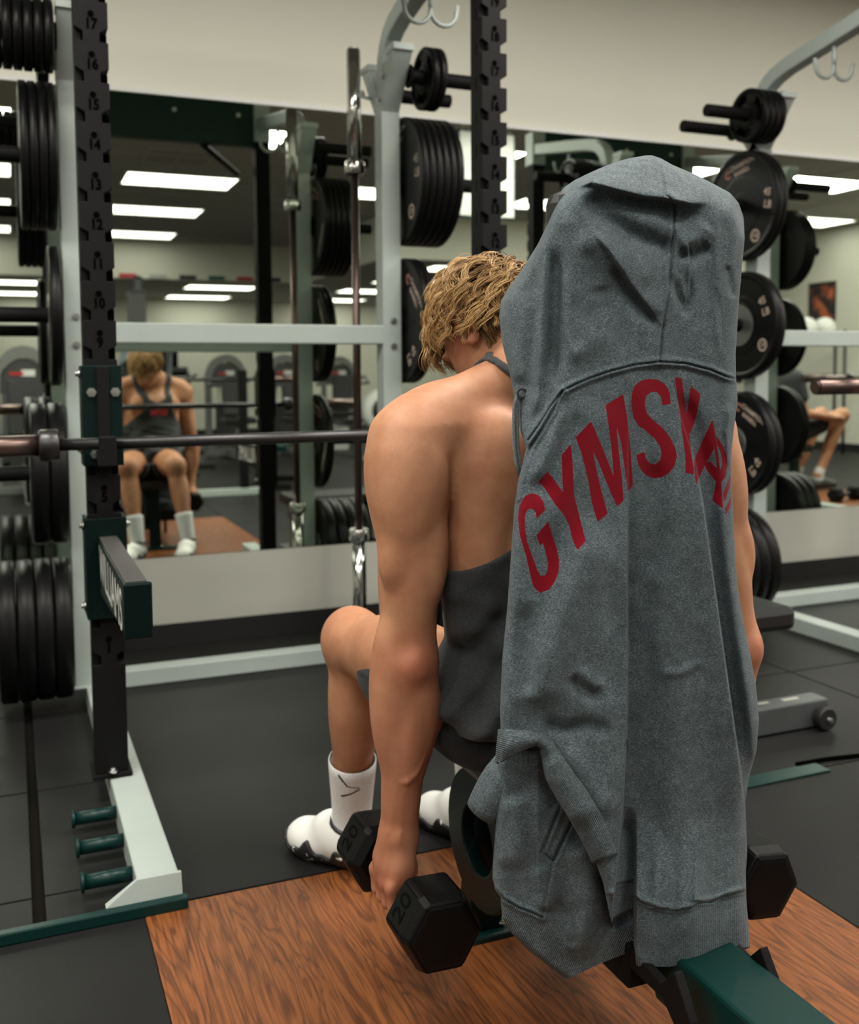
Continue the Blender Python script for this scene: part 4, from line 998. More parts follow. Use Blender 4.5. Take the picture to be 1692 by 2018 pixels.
# tank top
X, Y, Z = T.grid()
u = (X-TO[0])*TR[0] + (Y-TO[1])*TR[1]; f = (X-TO[0])*TF[0] + (Y-TO[1])*TF[1]
au = np.abs(u)
zb = .745 + np.clip(.20-au, 0, .2)*.42 + np.clip((np.where(Z > .93, .017, .060) - np.abs(au - np.interp(Z, [.93, 1.035, 1.095], [.020, .045, .112])*(Z > .93)))/.008, 0, 1)*.45
zf = .735 + np.clip(.20-au, 0, .2)*1.1 + np.clip((np.where(Z > .93, .024, .098) - np.abs(au - np.interp(Z, [.93, 1.05], [.074, .108])*(Z > .93)))/.008, 0, 1)*.45
zf = np.where((au < .052) & (Z > .90), np.minimum(zf, .90 + au*.5), zf)
bl = np.clip((f+.01)/.03, 0, 1); ze = zb*(1-bl) + zf*bl
ph = np.sin(30*Z + 14*u)*np.cos(9*u + 5*Z) + .45*np.sin(75*Z - 48*u + 2*np.sin(22*u)) + .30*np.sin(120*Z + 40*u + 3*np.sin(16*Z))
ofs = .006 + .018*np.clip((.80-Z)/.28, 0, 1)*(1 + .85*ph)
ofs = np.maximum(ofs, .005)
hem = .505 + .012*np.sin(12*u)
tank = T.copy(); tank.a = np.maximum(np.maximum(T.a - ofs, np.maximum((Z-ze)*.6, (hem-Z)*.8)), (Z-1.098)).astype(np.float32)
tk = P('tank_top', tank.mesh('tank_top', 1), TANK)
mb = MB(); add_text(mb, 'GYM', .05, tp(.0, .148, .84), tuple(-TR), (0, 0, 1), .002)
o = obj('red_print', mb, REDP, tk, fix=False)
# shorts
s_ = LG.copy(); reg = np.full(s_.a.shape, -1.0, np.float32)
w1 = .012 + .006*np.sin(30*X + 22*Y) * np.cos(25*Z)
lim = np.full(np.broadcast(X, Y, Z).shape, 9.0)
ly = 1.685 + .02*np.sin(20*X)
s_.a = np.maximum(np.maximum(LG.a - w1 - .012*np.clip((Y-1.5)/.2, 0, 1), (Y - ly)), Z - .532).astype(np.float32)
P('shorts', s_.mesh('shorts', 1), SHORTS)
# socks, shoes
def foot(N_, toe, heel, near, KN):
    sk = MB(); K = N_
    prof = [(.255, .0485), (.253, .0510), (.235, .0505), (.17, .0455), (.12, .0425), (.085, .044), (.05, .045)]
    if near:
        pass
    sk.tube([K + (KN-K)/(KN[2]-K[2])*(z-K[2]) if z > .11 else A(K[0], K[1], z) for z, r in prof], [r for z, r in prof], 40, False)
    so = obj('sock', sk, SOCKM, man, 0, (-.80, -1.45, 0))
    # black arrow-shaped mark on the outside of the sock
    lg = MB(); cxy = tuple((K + (KN-K)/(KN[2]-K[2])*(.18-K[2]))[:2])
    for seg in ([(-.62, .236), (-.22, .210), (.36, .204)], [(-.52, .184), (-.12, .191), (.36, .204)]):
        pts = []
        for i in range(len(seg)-1):
            for q in np.linspace(0, 1, 6, endpoint=(i == len(seg)-2)):
                aa = seg[i][0]*(1-q) + seg[i+1][0]*q; zz = seg[i][1]*(1-q) + seg[i+1][1]*q
                rad = np.interp(zz, [.12, .17, .235], [.0425, .0455, .0505]) + .0006
                cz_ = K + (KN-K)/(KN[2]-K[2])*(zz-K[2]); pts.append((cz_[0] + rad*math.cos(aa - 1.86), cz_[1] + rad*math.sin(aa - 1.86), zz))
        lg.tube(pts, [.0032]*(len(pts)-1) + [.0008], 6)
    lo = obj('sock_mark', lg, BLACKBASE, so); lo['label'] = 'black arrow mark'
    d = nrm(toe-heel); lo_, hi_ = np.minimum(toe, heel) - .07, np.maximum(toe, heel) + .07; hi_[2] = .17; lo_[2] = -.01
    side = np.array([-d[1], d[0], 0.])
    F = Field(lo_, hi_, .003); L = np.linalg.norm(toe-heel)
    F.cap(heel + d*.035 + A(0,0,.048), heel + d*.10 + A(0,0,.055), .040, .042, k=.02)
    F.cap(heel + d*.06 + A(0,0,.075), heel + d*.13 + A(0,0,.070), .040, .040, k=.02)
    F.cap(heel + d*.10 + A(0,0,.055), toe - d*.05 + A(0,0,.036), .043, .036, k=.03)
    F.ell(toe - d*.075 + A(0,0,.034) + side*.004, (.072, .049, .036), [d, side, A(0,0,1)], k=.02)
    S = F.copy()
    X, Y, Z = F.grid()
    F.a = np.maximum(F.a, .022 - Z).astype(np.float32)
    F.cap(N_ + A(0,0,-.01), N_ + A(0,0,.06), .034, .040, k=.006, sub=True)
    sh = link('shoe', F.mesh('shoe', 1), SHOEW, man, 0, (-.80, -1.45, 0))
    sw = .012*np.sin(70*(X*d[0] + Y*d[1])) + .006*np.sin(160*(X*d[0] + Y*d[1]) + 1)
    S.a = np.maximum(np.maximum(S.a - .006, Z - .036 - sw), -Z + .001).astype(np.float32)
    link('sole', S.mesh('sole', 1), SOLEM, sh)
    lc = MB()
    for q in np.linspace(.40, .62, 5):
        p0 = heel + d*L*q; top = .092 - .075*(q-.40)
        lc.tube([p0 + side*.030 + A(0,0,top-.016), p0 + side*.012 + A(0,0,top+.004), p0 - side*.012 + A(0,0,top+.004), p0 - side*.030 + A(0,0,top-.016)], .0035, 6)
    lc.tube([N_ + A(.044*math.cos(q), .044*math.sin(q), -.012 + .012*math.sin(q)) for q in np.linspace(0, 2*math.pi, 24)], .006, 6)
    for q in (.66, .70, .74, .78):
        p0 = heel + d*L*q
        lc.tube([p0 + side*(.044-.0*q) + A(0,0,.045), p0 + side*.030 + A(0,0,.068 - .05*(q-.66)), p0 + side*.012 + A(0,0,.076 - .06*(q-.66))], .0014, 5)
    obj('laces', lc, BLACKBASE, sh)
foot(LEGS[0][2], A(.560, 2.135, 0), A(.690, 1.915, 0), True, LEGS[0][1])
foot(LEGS[1][2], A(.885, 2.150, 0), A(.965, 1.905, 0), False, LEGS[1][1])
# hair: a close cap with a few thousand wavy strands over it
hv = []; hf = []; tone = []
crown = nrm(HU*.72 - HF*.62 + HR*.25)
def clump(root, nn, flow, L, amp, fr, ph, tn, m, spread, grav, r0, n=12):
    # one lock: a wavy guide with m strands round it, drawn together towards the tip
    sd = np.cross(flow, nn); p = root.copy(); dv = nrm(flow*.93 + nn*.34); gd = []
    for i in range(n):
        q = i/(n-1); gd.append(p + (sd*math.sin(fr*q+ph) + nn*(.55*math.cos(fr*q+ph)+.25))*amp*min(1, q*1.6))
        p = p + dv*L/(n-1); dv = nrm(dv + A(0, 0, -grav) - nn*.085)
        lp = p - HC; e_ = np.array([lp @ HR/.084, lp @ HF/.106, lp @ HU/.100]); mm_ = np.linalg.norm(e_)
        if mm_ < 1: p = HC + lp/mm_
    for k in range(m):
        o1, o2 = rng.normal(size=2)*spread; t1 = tn + .14*rng.normal(); cut = 1 - .25*rng.random(); fz = rng.normal(size=3)*.0014
        pts = [gd[i] + (sd*o1 + nn*abs(o2)*.8)*(1 - .55*(i/(n-1))) + fz*(i/(n-1))*2 for i in range(n)]
        o = len(hv)
        for i, p_ in enumerate(pts):
            q = i/(n-1); d = nrm(pts[min(i+1, n-1)] - pts[max(i-1, 0)]); a_ = np.cross(d, nn); a_ = a_/(np.linalg.norm(a_)+1e-9); b_ = np.cross(d, a_); r = r0*(1 - q**2.2*.8)
            for t_ in range(3):
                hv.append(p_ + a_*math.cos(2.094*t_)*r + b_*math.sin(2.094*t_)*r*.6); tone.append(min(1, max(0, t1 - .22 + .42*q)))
        for i in range(n-1):
            for t_ in range(3):
                k2 = (t_+1) % 3; hf.append((o+i*3+t_, o+i*3+k2, o+i*3+3+k2, o+i*3+3+t_))
made = 0
while made < 560:
    v_ = nrm(rng.normal(size=3)); a, b_, g_ = v_
    # v = (right, forward, up): none on the face, the neck or over the ears
    if g_ < -.42 or (b_ > .25 and g_ < .25) or (b_ > -.05 and g_ < -.02) or (abs(a) > .72 and g_ < -.08 and b_ > -.45): continue
    nn = nrm(HR*a/.076 + HF*b_/.098 + HU*g_/.092); root = HC + HR*a*.078 + HF*b_*.100 + HU*g_*.094
    out = nn - crown*(nn @ crown); fl = nrm(out + A(-.16, 0, -.10)); fl = nrm(fl - nn*(fl @ nn)); h = rng.random()
    fl = nrm(fl + np.cross(nn, fl)*(h-.5)*.9); low = g_ < -.10
    if low: clump(root, nn, fl, .026 + .012*h, .002, 3, 6.28*h, .24 + .1*h, 9, .0035, .02, .0010)
    else: clump(root, nn, fl, (.062 + .030*h)*(1 - .35*max(0, b_)), .0085 + .004*h, 5.5 + 3*h, 6.28*rng.random(), .40 + .38*h, 10, .0042, .03 + .12*max(0, b_), .0014)
    made += 1
made = 0
while made < 300:                                             # short dark hair at the nape
    v_ = nrm(rng.normal(size=3)); a, b_, g_ = v_
    if not (-.62 < g_ < -.02 and b_ < -.25) or abs(a) > .86: continue
    nn = nrm(HR*a/.076 + HF*b_/.098 + HU*g_/.092); root = HC + HR*a*.076 + HF*b_*.098 + HU*g_*.092; h = rng.random()
    fl = nrm(A(-.15*a, 0, -1) - HF*.5); fl = nrm(fl - nn*(fl @ nn)); clump(root, nn, fl, .026 + .014*h, .0025, 3, 6.28*h, .24 + .20*h, 10, .004, .0, .0010, 8); made += 1
for i in range(46):                                           # curly fringe hanging beside the face
    a = rng.uniform(-.9, .9); nn = nrm(HR*a + HF*.62 + HU*.45); root = HC + HR*a*.072 + HF*.072 + HU*.052; h = rng.random()
    clump(root, nn, nrm(A(-.2, -.15, -.85)), .052 + .035*h, .010, 7 + 2*h, 6.28*h, .45 + .35*h, 9, .004, .10, .0014)
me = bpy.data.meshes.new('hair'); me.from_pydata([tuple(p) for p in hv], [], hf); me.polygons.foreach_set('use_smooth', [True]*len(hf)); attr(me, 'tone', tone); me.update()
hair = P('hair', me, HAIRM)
F = Field(HC-.13, HC+.13, .004)
F.ell(HC, (.082, .104, .098), [HR, HF, HU], k=.01)
X, Y, Z = F.grid(); lu = (X-HC[0])*HU[0] + (Y-HC[1])*HU[1] + (Z-HC[2])*HU[2]; lf = (X-HC[0])*HF[0] + (Y-HC[1])*HF[1] + (Z-HC[2])*HF[2]
F.a = np.maximum(F.a, np.where(lf > .02, .030 + (lf-.02)*.25 - lu, -.020 + (lf+.03)*1.0 - lu)).astype(np.float32)
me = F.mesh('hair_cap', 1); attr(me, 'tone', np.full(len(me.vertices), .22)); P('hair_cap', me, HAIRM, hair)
ey = MB()
for s in (-1, 1): ey.sphere(tuple(HC + HF*.078 + HR*s*.032 - HU*.022), .011, 12)
P('eyes', ey.mesh('eyes'), WHITEP)
# ------------------------------------------------------------------ a second lifter resting on a low bench, whose legs show in the mirror
def second_person():
    bx, by = 6.46, .88
    G = Field((5.95, .40, .0), (7.30, 1.36, 1.50), .011); C_ = Field((5.95, .40, .0), (7.30, 1.36, 1.50), .011); S_ = Field((5.95, .40, .0), (7.30, 1.36, 1.50), .011)
    hip = A(bx, by, .50); ch = A(bx-.10, by, .90)
    for F in (G, C_):
        F.ell(hip + A(0,0,.12), (.115, .155, .16), k=.05); F.ell(ch, (.12, .175, .20), k=.06); F.cap(ch + A(0,-.15,.12), ch + A(0,.15,.12), .06, k=.05)
    G.cap(ch + A(0,0,.15), ch + A(.03,0,.30), .055, .05, k=.03)
    hc = ch + A(.05, 0, .38)
    G.ell(hc, (.095, .075, .11), k=.02); G.ell(hc + A(.04,0,-.07), (.055,.05,.05), k=.03); G.cap(hc + A(.09,0,.0), hc + A(.112,0,-.035), .010, .015, k=.01)
    for s in (-1, 1):
        G.ell(hc + A(-.005, s*.078, -.01), (.02,.012,.033), k=.008)
        sh = ch + A(0, s*.20, .10); el = sh + A(.06, s*.03, -.30); wr = A(bx+.30, by + s*.20, .66)
        G.cap(sh, el, .056, .044, k=.03); G.cap(el, wr, .044, .03, k=.025); G.ell(wr + A(.05, 0, -.005), (.055,.042,.022), k=.02)
        for q in (-.028,-.01,.01,.028): G.cap(wr + A(.08, q, 0), wr + A(.145 - abs(q), q*1.15, -.02), .0105, .009, k=.006)
        G.cap(wr + A(.03, -s*.035, 0), wr + A(.085, -s*.06, -.01), .013, .010, k=.01)
        C_.cap(sh, sh + (el-sh)*.5, .068, .066, k=.03)
        hp = hip + A(.02, s*.095, .02); kn = A(bx+.51, by + s*.13, .67); an = A(bx+.24, by + s*.13, .13)
        for F in (G, S_): F.cap(hp, kn, .088, .062, k=.04)
        G.cap(kn, an, .056, .040, k=.03); G.spin(kn + (an-kn)*.08 + A(-.03,0,-.02), kn + (an-kn)*.6 + A(-.03,0,0), (.052,.05), k=.03)
        G.cap(an, an + A(.03, 0, -.06), .04, k=.02)
    S_.ell(hip + A(0,0,.03), (.13, .17, .11), k=.05)
    t = thing('person', 'second lifter seated at the right edge of the mirror, bent legs past the plates', 'person', (bx, by, 0))
    def Q(name, me, mat, par=None):
        o = link(name, me, mat, par or t)
        if par is None: o.location = (-bx, -by, 0)
        return o
    me = G.mesh('body', 1); attr(me, 'red', np.zeros(len(me.vertices))); Q('body', me, SKIN)
    X, Y, Z = C_.grid(); C_.a = np.maximum(C_.a - .012, np.maximum(.47 - Z, Z - (ch[2]+.20))).astype(np.float32); Q('shirt', C_.mesh('shirt', 1), TANK)
    X, Y, Z = S_.grid(); S_.a = np.maximum(S_.a - .014, X - (bx+.30)).astype(np.float32); Q('shorts', S_.mesh('shorts', 1), SHORTS)
    hr = Field(hc-.16, hc+.16, .008); hr.ell(hc + A(-.008,0,.012), (.103,.085,.115), k=.01); X, Y, Z = hr.grid(); hr.a = np.maximum(hr.a, (X-hc[0])*.8 - (Z-hc[2]) - .01).astype(np.float32); me = hr.mesh('hair', 1); attr(me, 'tone', np.full(len(me.vertices), .2)); Q('hair', me, HAIRM)
    for s in (-1, 1):
        an = A(bx+.24, by + s*.13, .13)
        f_ = Field(an + A(-.13,-.09,-.14), an + A(.27,.09,.10), .007)
        f_.cap(an + A(-.03,0,-.07), an + A(.05,0,-.06), .048, k=.02); f_.cap(an + A(.03,0,-.06), an + A(.18,0,-.085), .046, .036, k=.03)
        X, Y, Z = f_.grid(); sl = f_.copy(); f_.a = np.maximum(f_.a, .022-Z).astype(np.float32); sl.a = np.maximum(np.maximum(sl.a - .006, Z - .024), .002 - Z).astype(np.float32)
        o = Q('shoe', f_.mesh('shoe', 1), DKGREY); link('sole', sl.mesh('sole', 1), BLACKBASE, o)
        Q('sock', MB().tube([tuple(an + A(0,0,-.04)), tuple(an + A(.012,0,.03)), tuple(an + A(.03,0,.06))], [.044,.045,.047], 20, False).mesh('sock'), SOCKM)
second_person()
t = thing('low_bench', 'low green framed bench under the second lifter in the mirror', 'bench', (6.41, .88, 0))
obj('pad', MB().box(-.55, .22, -.15, .15, .345, .415), VINYL, t, .02); obj('frame', MB().box(-.5, .2, -.03, .03, .28, .345).box(-.45, -.38, -.2, .2, 0, .05).box(.1, .17, -.2, .2, 0, .05).box(-.45, -.38, -.03, .03, .05, .28).box(.1, .17, -.03, .03, .05, .28), GREEN, t)
# ------------------------------------------------------------------ the hoodie draped over the back pad
# heather fleece; 'ink' is the signed distance (mm) to the printed letters
HOOD, nt, b = new_mat('grey_heather_fleece')
tc = nd(nt, 'ShaderNodeTexCoord')
mp = nd(nt, 'ShaderNodeMapping'); mp.inputs['Scale'].default_value = (.45, .45, 1.0); nt.links.new(tc.outputs['Object'], mp.inputs['Vector'])
n1 = nd(nt, 'ShaderNodeTexNoise'); n1.inputs['Scale'].default_value = 780; n1.inputs['Detail'].default_value = 5; n1.inputs['Roughness'].default_value = .75
n2 = nd(nt, 'ShaderNodeTexNoise'); n2.inputs['Scale'].default_value = 60; n2.inputs['Detail'].default_value = 5
nt.links.new(mp.outputs[0], n1.inputs['Vector']); nt.links.new(tc.outputs['Object'], n2.inputs['Vector'])
r = nd(nt, 'ShaderNodeValToRGB'); e = r.color_ramp.elements
e[0].position = .31; e[0].color = (.021, .029, .034, 1); e[1].position = .71; e[1].color = (.205, .245, .265, 1)
x = e.new(.50); x.color = (.073, .092, .103, 1)
ad = nd(nt, 'ShaderNodeMath', operation='MULTIPLY_ADD'); nt.links.new(n2.outputs['Fac'], ad.inputs[0]); ad.inputs[1].default_value = .16
s1 = nd(nt, 'ShaderNodeMath', operation='SUBTRACT'); nt.links.new(n1.outputs['Fac'], s1.inputs[0]); s1.inputs[1].default_value = .08
nt.links.new(s1.outputs[0], ad.inputs[2]); nt.links.new(ad.outputs[0], r.inputs[0])
at = nd(nt, 'ShaderNodeAttribute', attribute_name='ink')
mr = nd(nt, 'ShaderNodeMapRange'); mr.inputs[1].default_value = -.35; mr.inputs[2].default_value = .35; nt.links.new(at.outputs['Fac'], mr.inputs[0])
rn = nd(nt, 'ShaderNodeMix', data_type='RGBA'); nt.links.new(n1.outputs['Fac'], rn.inputs[0]); rn.inputs[6].default_value = (.135, .0016, .007, 1); rn.inputs[7].default_value = (.20, .0035, .012, 1)
mx = nd(nt, 'ShaderNodeMix', data_type='RGBA'); nt.links.new(mr.outputs[0], mx.inputs[0]); nt.links.new(r.outputs[0], mx.inputs[6]); nt.links.new(rn.outputs[2], mx.inputs[7])
nt.links.new(mx.outputs[2], b.inputs['Base Color']); b.inputs['Roughness'].default_value = .95; b.inputs['Specular IOR Level'].default_value = .15
b.inputs['Sheen Weight'].default_value = .06
bp = nd(nt, 'ShaderNodeBump'); bp.inputs['Strength'].default_value = .35; bp.inputs['Distance'].default_value = .0012
nt.links.new(n1.outputs['Fac'], bp.inputs['Height']); nt.links.new(bp.outputs['Normal'], b.inputs['Normal'])
# ribbed knit: the same yarn with fine ribs along 'rib'
RIB = HOOD.copy(); RIB.name = 'grey_ribbed_knit'; nt = RIB.node_tree; b = nt.nodes['Principled BSDF']
ar = nd(nt, 'ShaderNodeAttribute', attribute_name='rib')
mu = nd(nt, 'ShaderNodeMath', operation='MULTIPLY'); mu.inputs[1].default_value = 6.2832; nt.links.new(ar.outputs['Fac'], mu.inputs[0])
sn = nd(nt, 'ShaderNodeMath', operation='SINE'); nt.links.new(mu.outputs[0], sn.inputs[0])
bp2 = nd(nt, 'ShaderNodeBump'); bp2.inputs['Strength'].default_value = .55; bp2.inputs['Distance'].default_value = .0015
nt.links.new(sn.outputs[0], bp2.inputs['Height']); nt.links.new(bp2.outputs['Normal'], b.inputs['Normal'])
DRAW = cloth_mat('grey_cord', (.07, .08, .085), (.15, .165, .17), 700)
SEAM = cloth_mat('dark_seam_thread', (.03, .035, .038), (.05, .056, .06), 700)  # plain dark thread for the eyelet ring

def interp(tab, y):                                            # boundary tables [(row, column)]
    a = np.array(tab, float); return np.interp(y, a[:, 0], a[:, 1])
LEFT = [(306,1274),(312,1238),(320,1210),(332,1180),(345,1152),(355,1132),(370,1110),(390,1095),(415,1087),(440,1079),(480,1060),(530,1029),(570,1000),(595,986),(625,983),(680,990),(740,1005),(800,1015),(850,1025),(885,1036),(910,1030),(950,1020),(1000,1013),(1100,1006),(1200,999),(1300,989),(1400,985),(1440,986),(1455,1003),(1470,1062),(1500,1074),(1530,1086),(1600,1128),(1670,1163),(1740,1188),(1790,1198),(1850,1212),(1905,1252)]
RIGHT = [(306,1284),(312,1302),(325,1325),(345,1372),(362,1405),(380,1438),(400,1455),(430,1465),(470,1467),(520,1462),(600,1455),(700,1449),(745,1450),(790,1453),(850,1445),(900,1440),(950,1441),(1050,1446),(1150,1452),(1200,1460),(1280,1476),(1350,1489),(1420,1495),(1480,1490),(1530,1476),(1580,1468),(1680,1472),(1720,1469),(1770,1470),(1868,1478),(1880,1430),(1895,1395),(1905,1345)]
CORNER = [(306,1200),(380,1150),(440,1122),(600,1116),(760,1110),(880,1085),(1000,1060),(1200,1040),(1400,1020),(1905,1000)]
def ridge(px, py, poly, amp, wid, side=0):
    """distance profile to a fold line; side = +1/-1 makes an overhanging lip that drops on one side"""
    best = np.full(px.shape, 1e9); sg = np.zeros(px.shape); tt_ = np.zeros(px.shape); n = len(poly)-1
    for i in range(n):
        (ax_, ay), (bx, by) = poly[i], poly[i+1]; dx, dy = bx-ax_, by-ay; L = dx*dx + dy*dy
        t = np.clip(((px-ax_)*dx + (py-ay)*dy)/L, 0, 1); d = np.hypot(px-ax_-t*dx, py-ay-t*dy)
        m = d < best; best = np.where(m, d, best); sg = np.where(m, np.sign((px-ax_)*dy - (py-ay)*dx), sg); tt_ = np.where(m, (i+t)/n, tt_)
    fade = np.clip(np.minimum(tt_, 1-tt_)*5 + .0, 0, 1); fade = fade*fade*(3-2*fade)
    if side == 0: return amp*np.exp(-(best/wid)**2)*fade
    s = best*sg*side                                           # s > 0 : on the raised side
    return amp*fade*np.where(s > 0, np.exp(-(s/wid)**1.3), np.exp(-(s/(wid*.16))**2))
def seamline(px, py, poly):
    best = np.full(px.shape, 1e9)
    for (ax_, ay), (bx, by) in zip(poly[:-1], poly[1:]):
        dx, dy = bx-ax_, by-ay; t = np.clip(((px-ax_)*dx + (py-ay)*dy)/(dx*dx+dy*dy), 0, 1); best = np.minimum(best, np.hypot(px-ax_-t*dx, py-ay-t*dy))
    return best
NECK = [(1040,868),(1062,838),(1085,800),(1108,770),(1135,757),(1160,746),(1200,732),(1250,719),(1300,713),(1350,716),(1400,729),(1430,742),(1452,748)]
CENT = [(1290,306),(1303,330),(1308,360),(1311,384),(1322,392),(1328,410),(1327,460),(1321,520),(1318,580),(1309,625),(1304,660),(1299,712)]
SHOULD = [(1108,772),(1088,810),(1066,848),(1045,882),(1026,930),(1018,980)]
def depth(px, py):                                             # metres from the camera plane towards the wall
    xl, xr, xc = interp(LEFT, py), interp(RIGHT, py), interp(CORNER, py)
    g = np.interp(py, [306, 800, 1000, 1400], [.00075, .00085, .0005, .0003])
    side = np.log1p(np.exp((xc-px)/14.0))*14.0
    Y = 1.150 + g*side
    # rounding at the silhouette and over the top
    dl = np.clip(px-xl, 0, None); dr = np.clip(xr-px, 0, None)
    top = np.interp(px, [983,1060,1100,1132,1180,1238,1280,1325,1372,1405,1440,1467], [600,480,385,355,332,312,305,325,345,362,381,450]); dt = np.clip(py-top, 0, None)
    for d, wd, dep in ((dl, 22, .022), (dr, 26, .030), (dt, 40, .045)):
        q = np.clip(1 - d/wd, 0, 1); Y = Y + dep*(1 - np.sqrt(np.clip(1-q*q, 0, 1)))
    yc = np.interp(px, [983,1090,1130,1165,1250,1318,1400,1440,1467], [640,420,388,374,386,392,402,425,470])
    Y = Y + .0007*np.log1p(np.exp((yc-py)/9.0))*9.0                        # the crown lies back over the pad
    h = np.zeros(px.shape)                                     # relief towards the camera
    R = lambda poly, amp, *a, **k: ridge(px, py, poly, amp*1.4, *a, **k)
    hood = py < 775
    # hood: sag under the crown, pulls towards the centre seam
    h += R([(1120,372),(1165,358),(1215,372),(1270,386),(1318,390),(1360,400),(1402,398)], .016, 34, 1)
    h += R([(1130,410),(1175,392),(1235,398),(1300,408),(1335,425),(1400,425)], -.010, 16)
    h += R([(1150,392),(1190,425),(1240,462),(1300,486),(1335,492)], -.011, 22)
    h += R([(1125,470),(1180,480),(1240,520),(1310,560)], .006, 26)
    h += R([(1165,450),(1205,500),(1240,555),(1275,600),(1310,650)], .009, 22, 1)
    h += R([(1200,520),(1235,575),(1270,612),(1302,640)], -.007, 14)
    h += R([(1330,478),(1370,470),(1400,440)], .007, 18); h += R([(1335,500),(1365,505),(1400,480)], -.007, 13)
    h += R([(1322,535),(1336,580),(1350,612),(1357,585),(1354,520)], -.006, 9)
    h += R([(1352,470),(1358,520),(1356,600)], .006, 9, -1)
    h += R([(1408,400),(1412,500),(1415,620),(1420,710)], .004, 10); h += R([(1430,520),(1445,590)], -.004, 8); h += R([(1410,560),(1420,640),(1428,700)], -.003, 7)
    h += R([(1076,455),(1072,560),(1066,680),(1058,780),(1048,830)], .008, 10); h += R([(1098,480),(1095,620),(1088,760)], -.010, 16)
    h += R([(1035,560),(1030,640),(1022,720),(1015,760)], .006, 22)
    h += R([(1120,700),(1150,690),(1200,650)], .004, 20); h += R([(1140,640),(1190,600),(1180,560)], -.003, 26)
    # neck seam and centre seam
    dn = seamline(px, py, NECK); h += .0048*np.exp(-((dn-4)/5)**2)*(dn < 18) - .0035*np.exp(-(dn/1.6)**2)
    dc = seamline(px, py, CENT); h += -.0042*np.exp(-(dc/2.2)**2) + .0022*np.exp(-((dc-7)/5)**2)
    ds = seamline(px, py, SHOULD); h += .0045*np.exp(-((ds-5)/5)**2) - .002*np.exp(-(ds/2)**2)
    # the long hanging folds
    V1 = [(1236,820),(1235,900),(1236,1000),(1234,1150),(1235,1300),(1233,1450),(1226,1580),(1216,1700),(1205,1790)]
    xv1 = np.interp(py, [p[1] for p in V1], [p[0] for p in V1])
    a1 = np.interp(py, [780, 980, 1150, 1500, 1700, 1900], [0, .010, .032, .044, .046, .046])
    s = px - xv1
    h += a1*np.where(s < 0, np.exp(-np.abs(s/105)**1.8), np.where(s < 3, 1-s/3*1.7, -.7*np.exp(-((s-3)/75)**1.5)))
    rec = np.clip((py-1590)/150, 0, 1); h -= .050*rec*np.clip((s-2)/5, 0, 1)*(1 - np.clip((px-1240)/14, 0, 1))   # dark hollow left of the back hem
    h += np.interp(py, [900, 1100, 1500, 1850], [0, .010, .016, .014])*np.exp(-((px - np.interp(py, [900, 1500, 1850], [1300, 1335, 1360]))/48)**2)
    V2 = [(1318,745),(1345,840),(1368,910),(1385,1000),(1400,1110),(1418,1240),(1437,1370),(1455,1500),(1468,1620),(1474,1720),(1478,1800)]
    xv2 = np.interp(py, [p[1] for p in V2], [p[0] for p in V2])
    a2 = np.interp(py, [745, 860, 1000, 1400, 1650, 1760], [0, .010, .030, .036, .016, .0])
    s = px - xv2
    h += a2*np.where(s < 0, np.exp(-np.abs(s/75)**1.6), np.where(s < 3, 1-s/3*1.6, -.6*np.exp(-((s-3)/40)**2)))
    h += np.interp(py, [800, 1000, 1400, 1560], [0, .008, .020, .0])*np.exp(-((px - xv2 - 34)/15)**2)
    h += R([(1335,770),(1372,840),(1402,930),(1418,1010)], -.006, 16)
    h += R([(1440,790),(1432,850),(1438,930)], .006, 7)
    h += R([(1120,790),(1085,880),(1045,960)], .006, 18); h += R([(1140,800),(1100,900),(1060,990)], -.004, 18)
    h += R([(1180,780),(1140,900),(1075,1080)], .005, 34)
    # the broad sleeve and flank at left
    h += R([(1180,1020),(1150,1120),(1115,1220),(1080,1330),(1055,1420)], .014, 44)
    h += R([(1210,1100),(1215,1250),(1195,1400)], -.006, 24)
    h += R([(1040,1180),(1030,1290),(1045,1380)], -.007, 22)
    h += R([(1120,1330),(1150,1360),(1185,1375)], -.006, 15); h += R([(1135,1320),(1170,1352),(1200,1350)], .004, 14)
    h += R([(1060,1425),(1110,1440),(1160,1430),(1210,1440)], -.007, 16)
    h += R([(1100,1470),(1150,1530),(1200,1620)], .006, 28)
    h += R([(1290,1330),(1345,1325),(1390,1300)], .0025, 10)
    h += R([(1290,900),(1288,1010),(1282,1150)], -.005, 26)
    # gathers above the hem
    for (xx, yy), aa in (((1372,1745), .006), ((1328,1760), -.004), ((1400,1750), -.004), ((1290,1760), .004), ((1435,1735), .003)):
        h += aa*np.exp(-((px-xx - (yy-py)*.06)/9)**2)*np.clip((py-yy+130)/110, 0, 1)*(py < yy+30)
    hemy = HEMY(px); d = py - hemy
    hk_ = np.clip((py-1600)/240, 0, 1); h += .042*hk_*hk_*(3-2*hk_)*np.clip((px-1236)/16, 0, 1)     # the hem stands out over the bench beam
    h += .0045*np.exp(-((d+6)/6)**2) - .004*np.exp(-(d/2.2)**2) - .004*np.clip(d/8, 0, 1)
    # small cloth irregularity
    h += .0012*np.sin(px*.055+1.3*np.sin(py*.013))*np.sin(py*.031+.8*np.sin(px*.027))
    return Y - h
def HEMY(px): return np.interp(px, [1180,1250,1262,1300,1335,1362,1375,1400,1430,1470,1490], [1765,1768,1778,1792,1795,1790,1780,1778,1766,1756,1754])
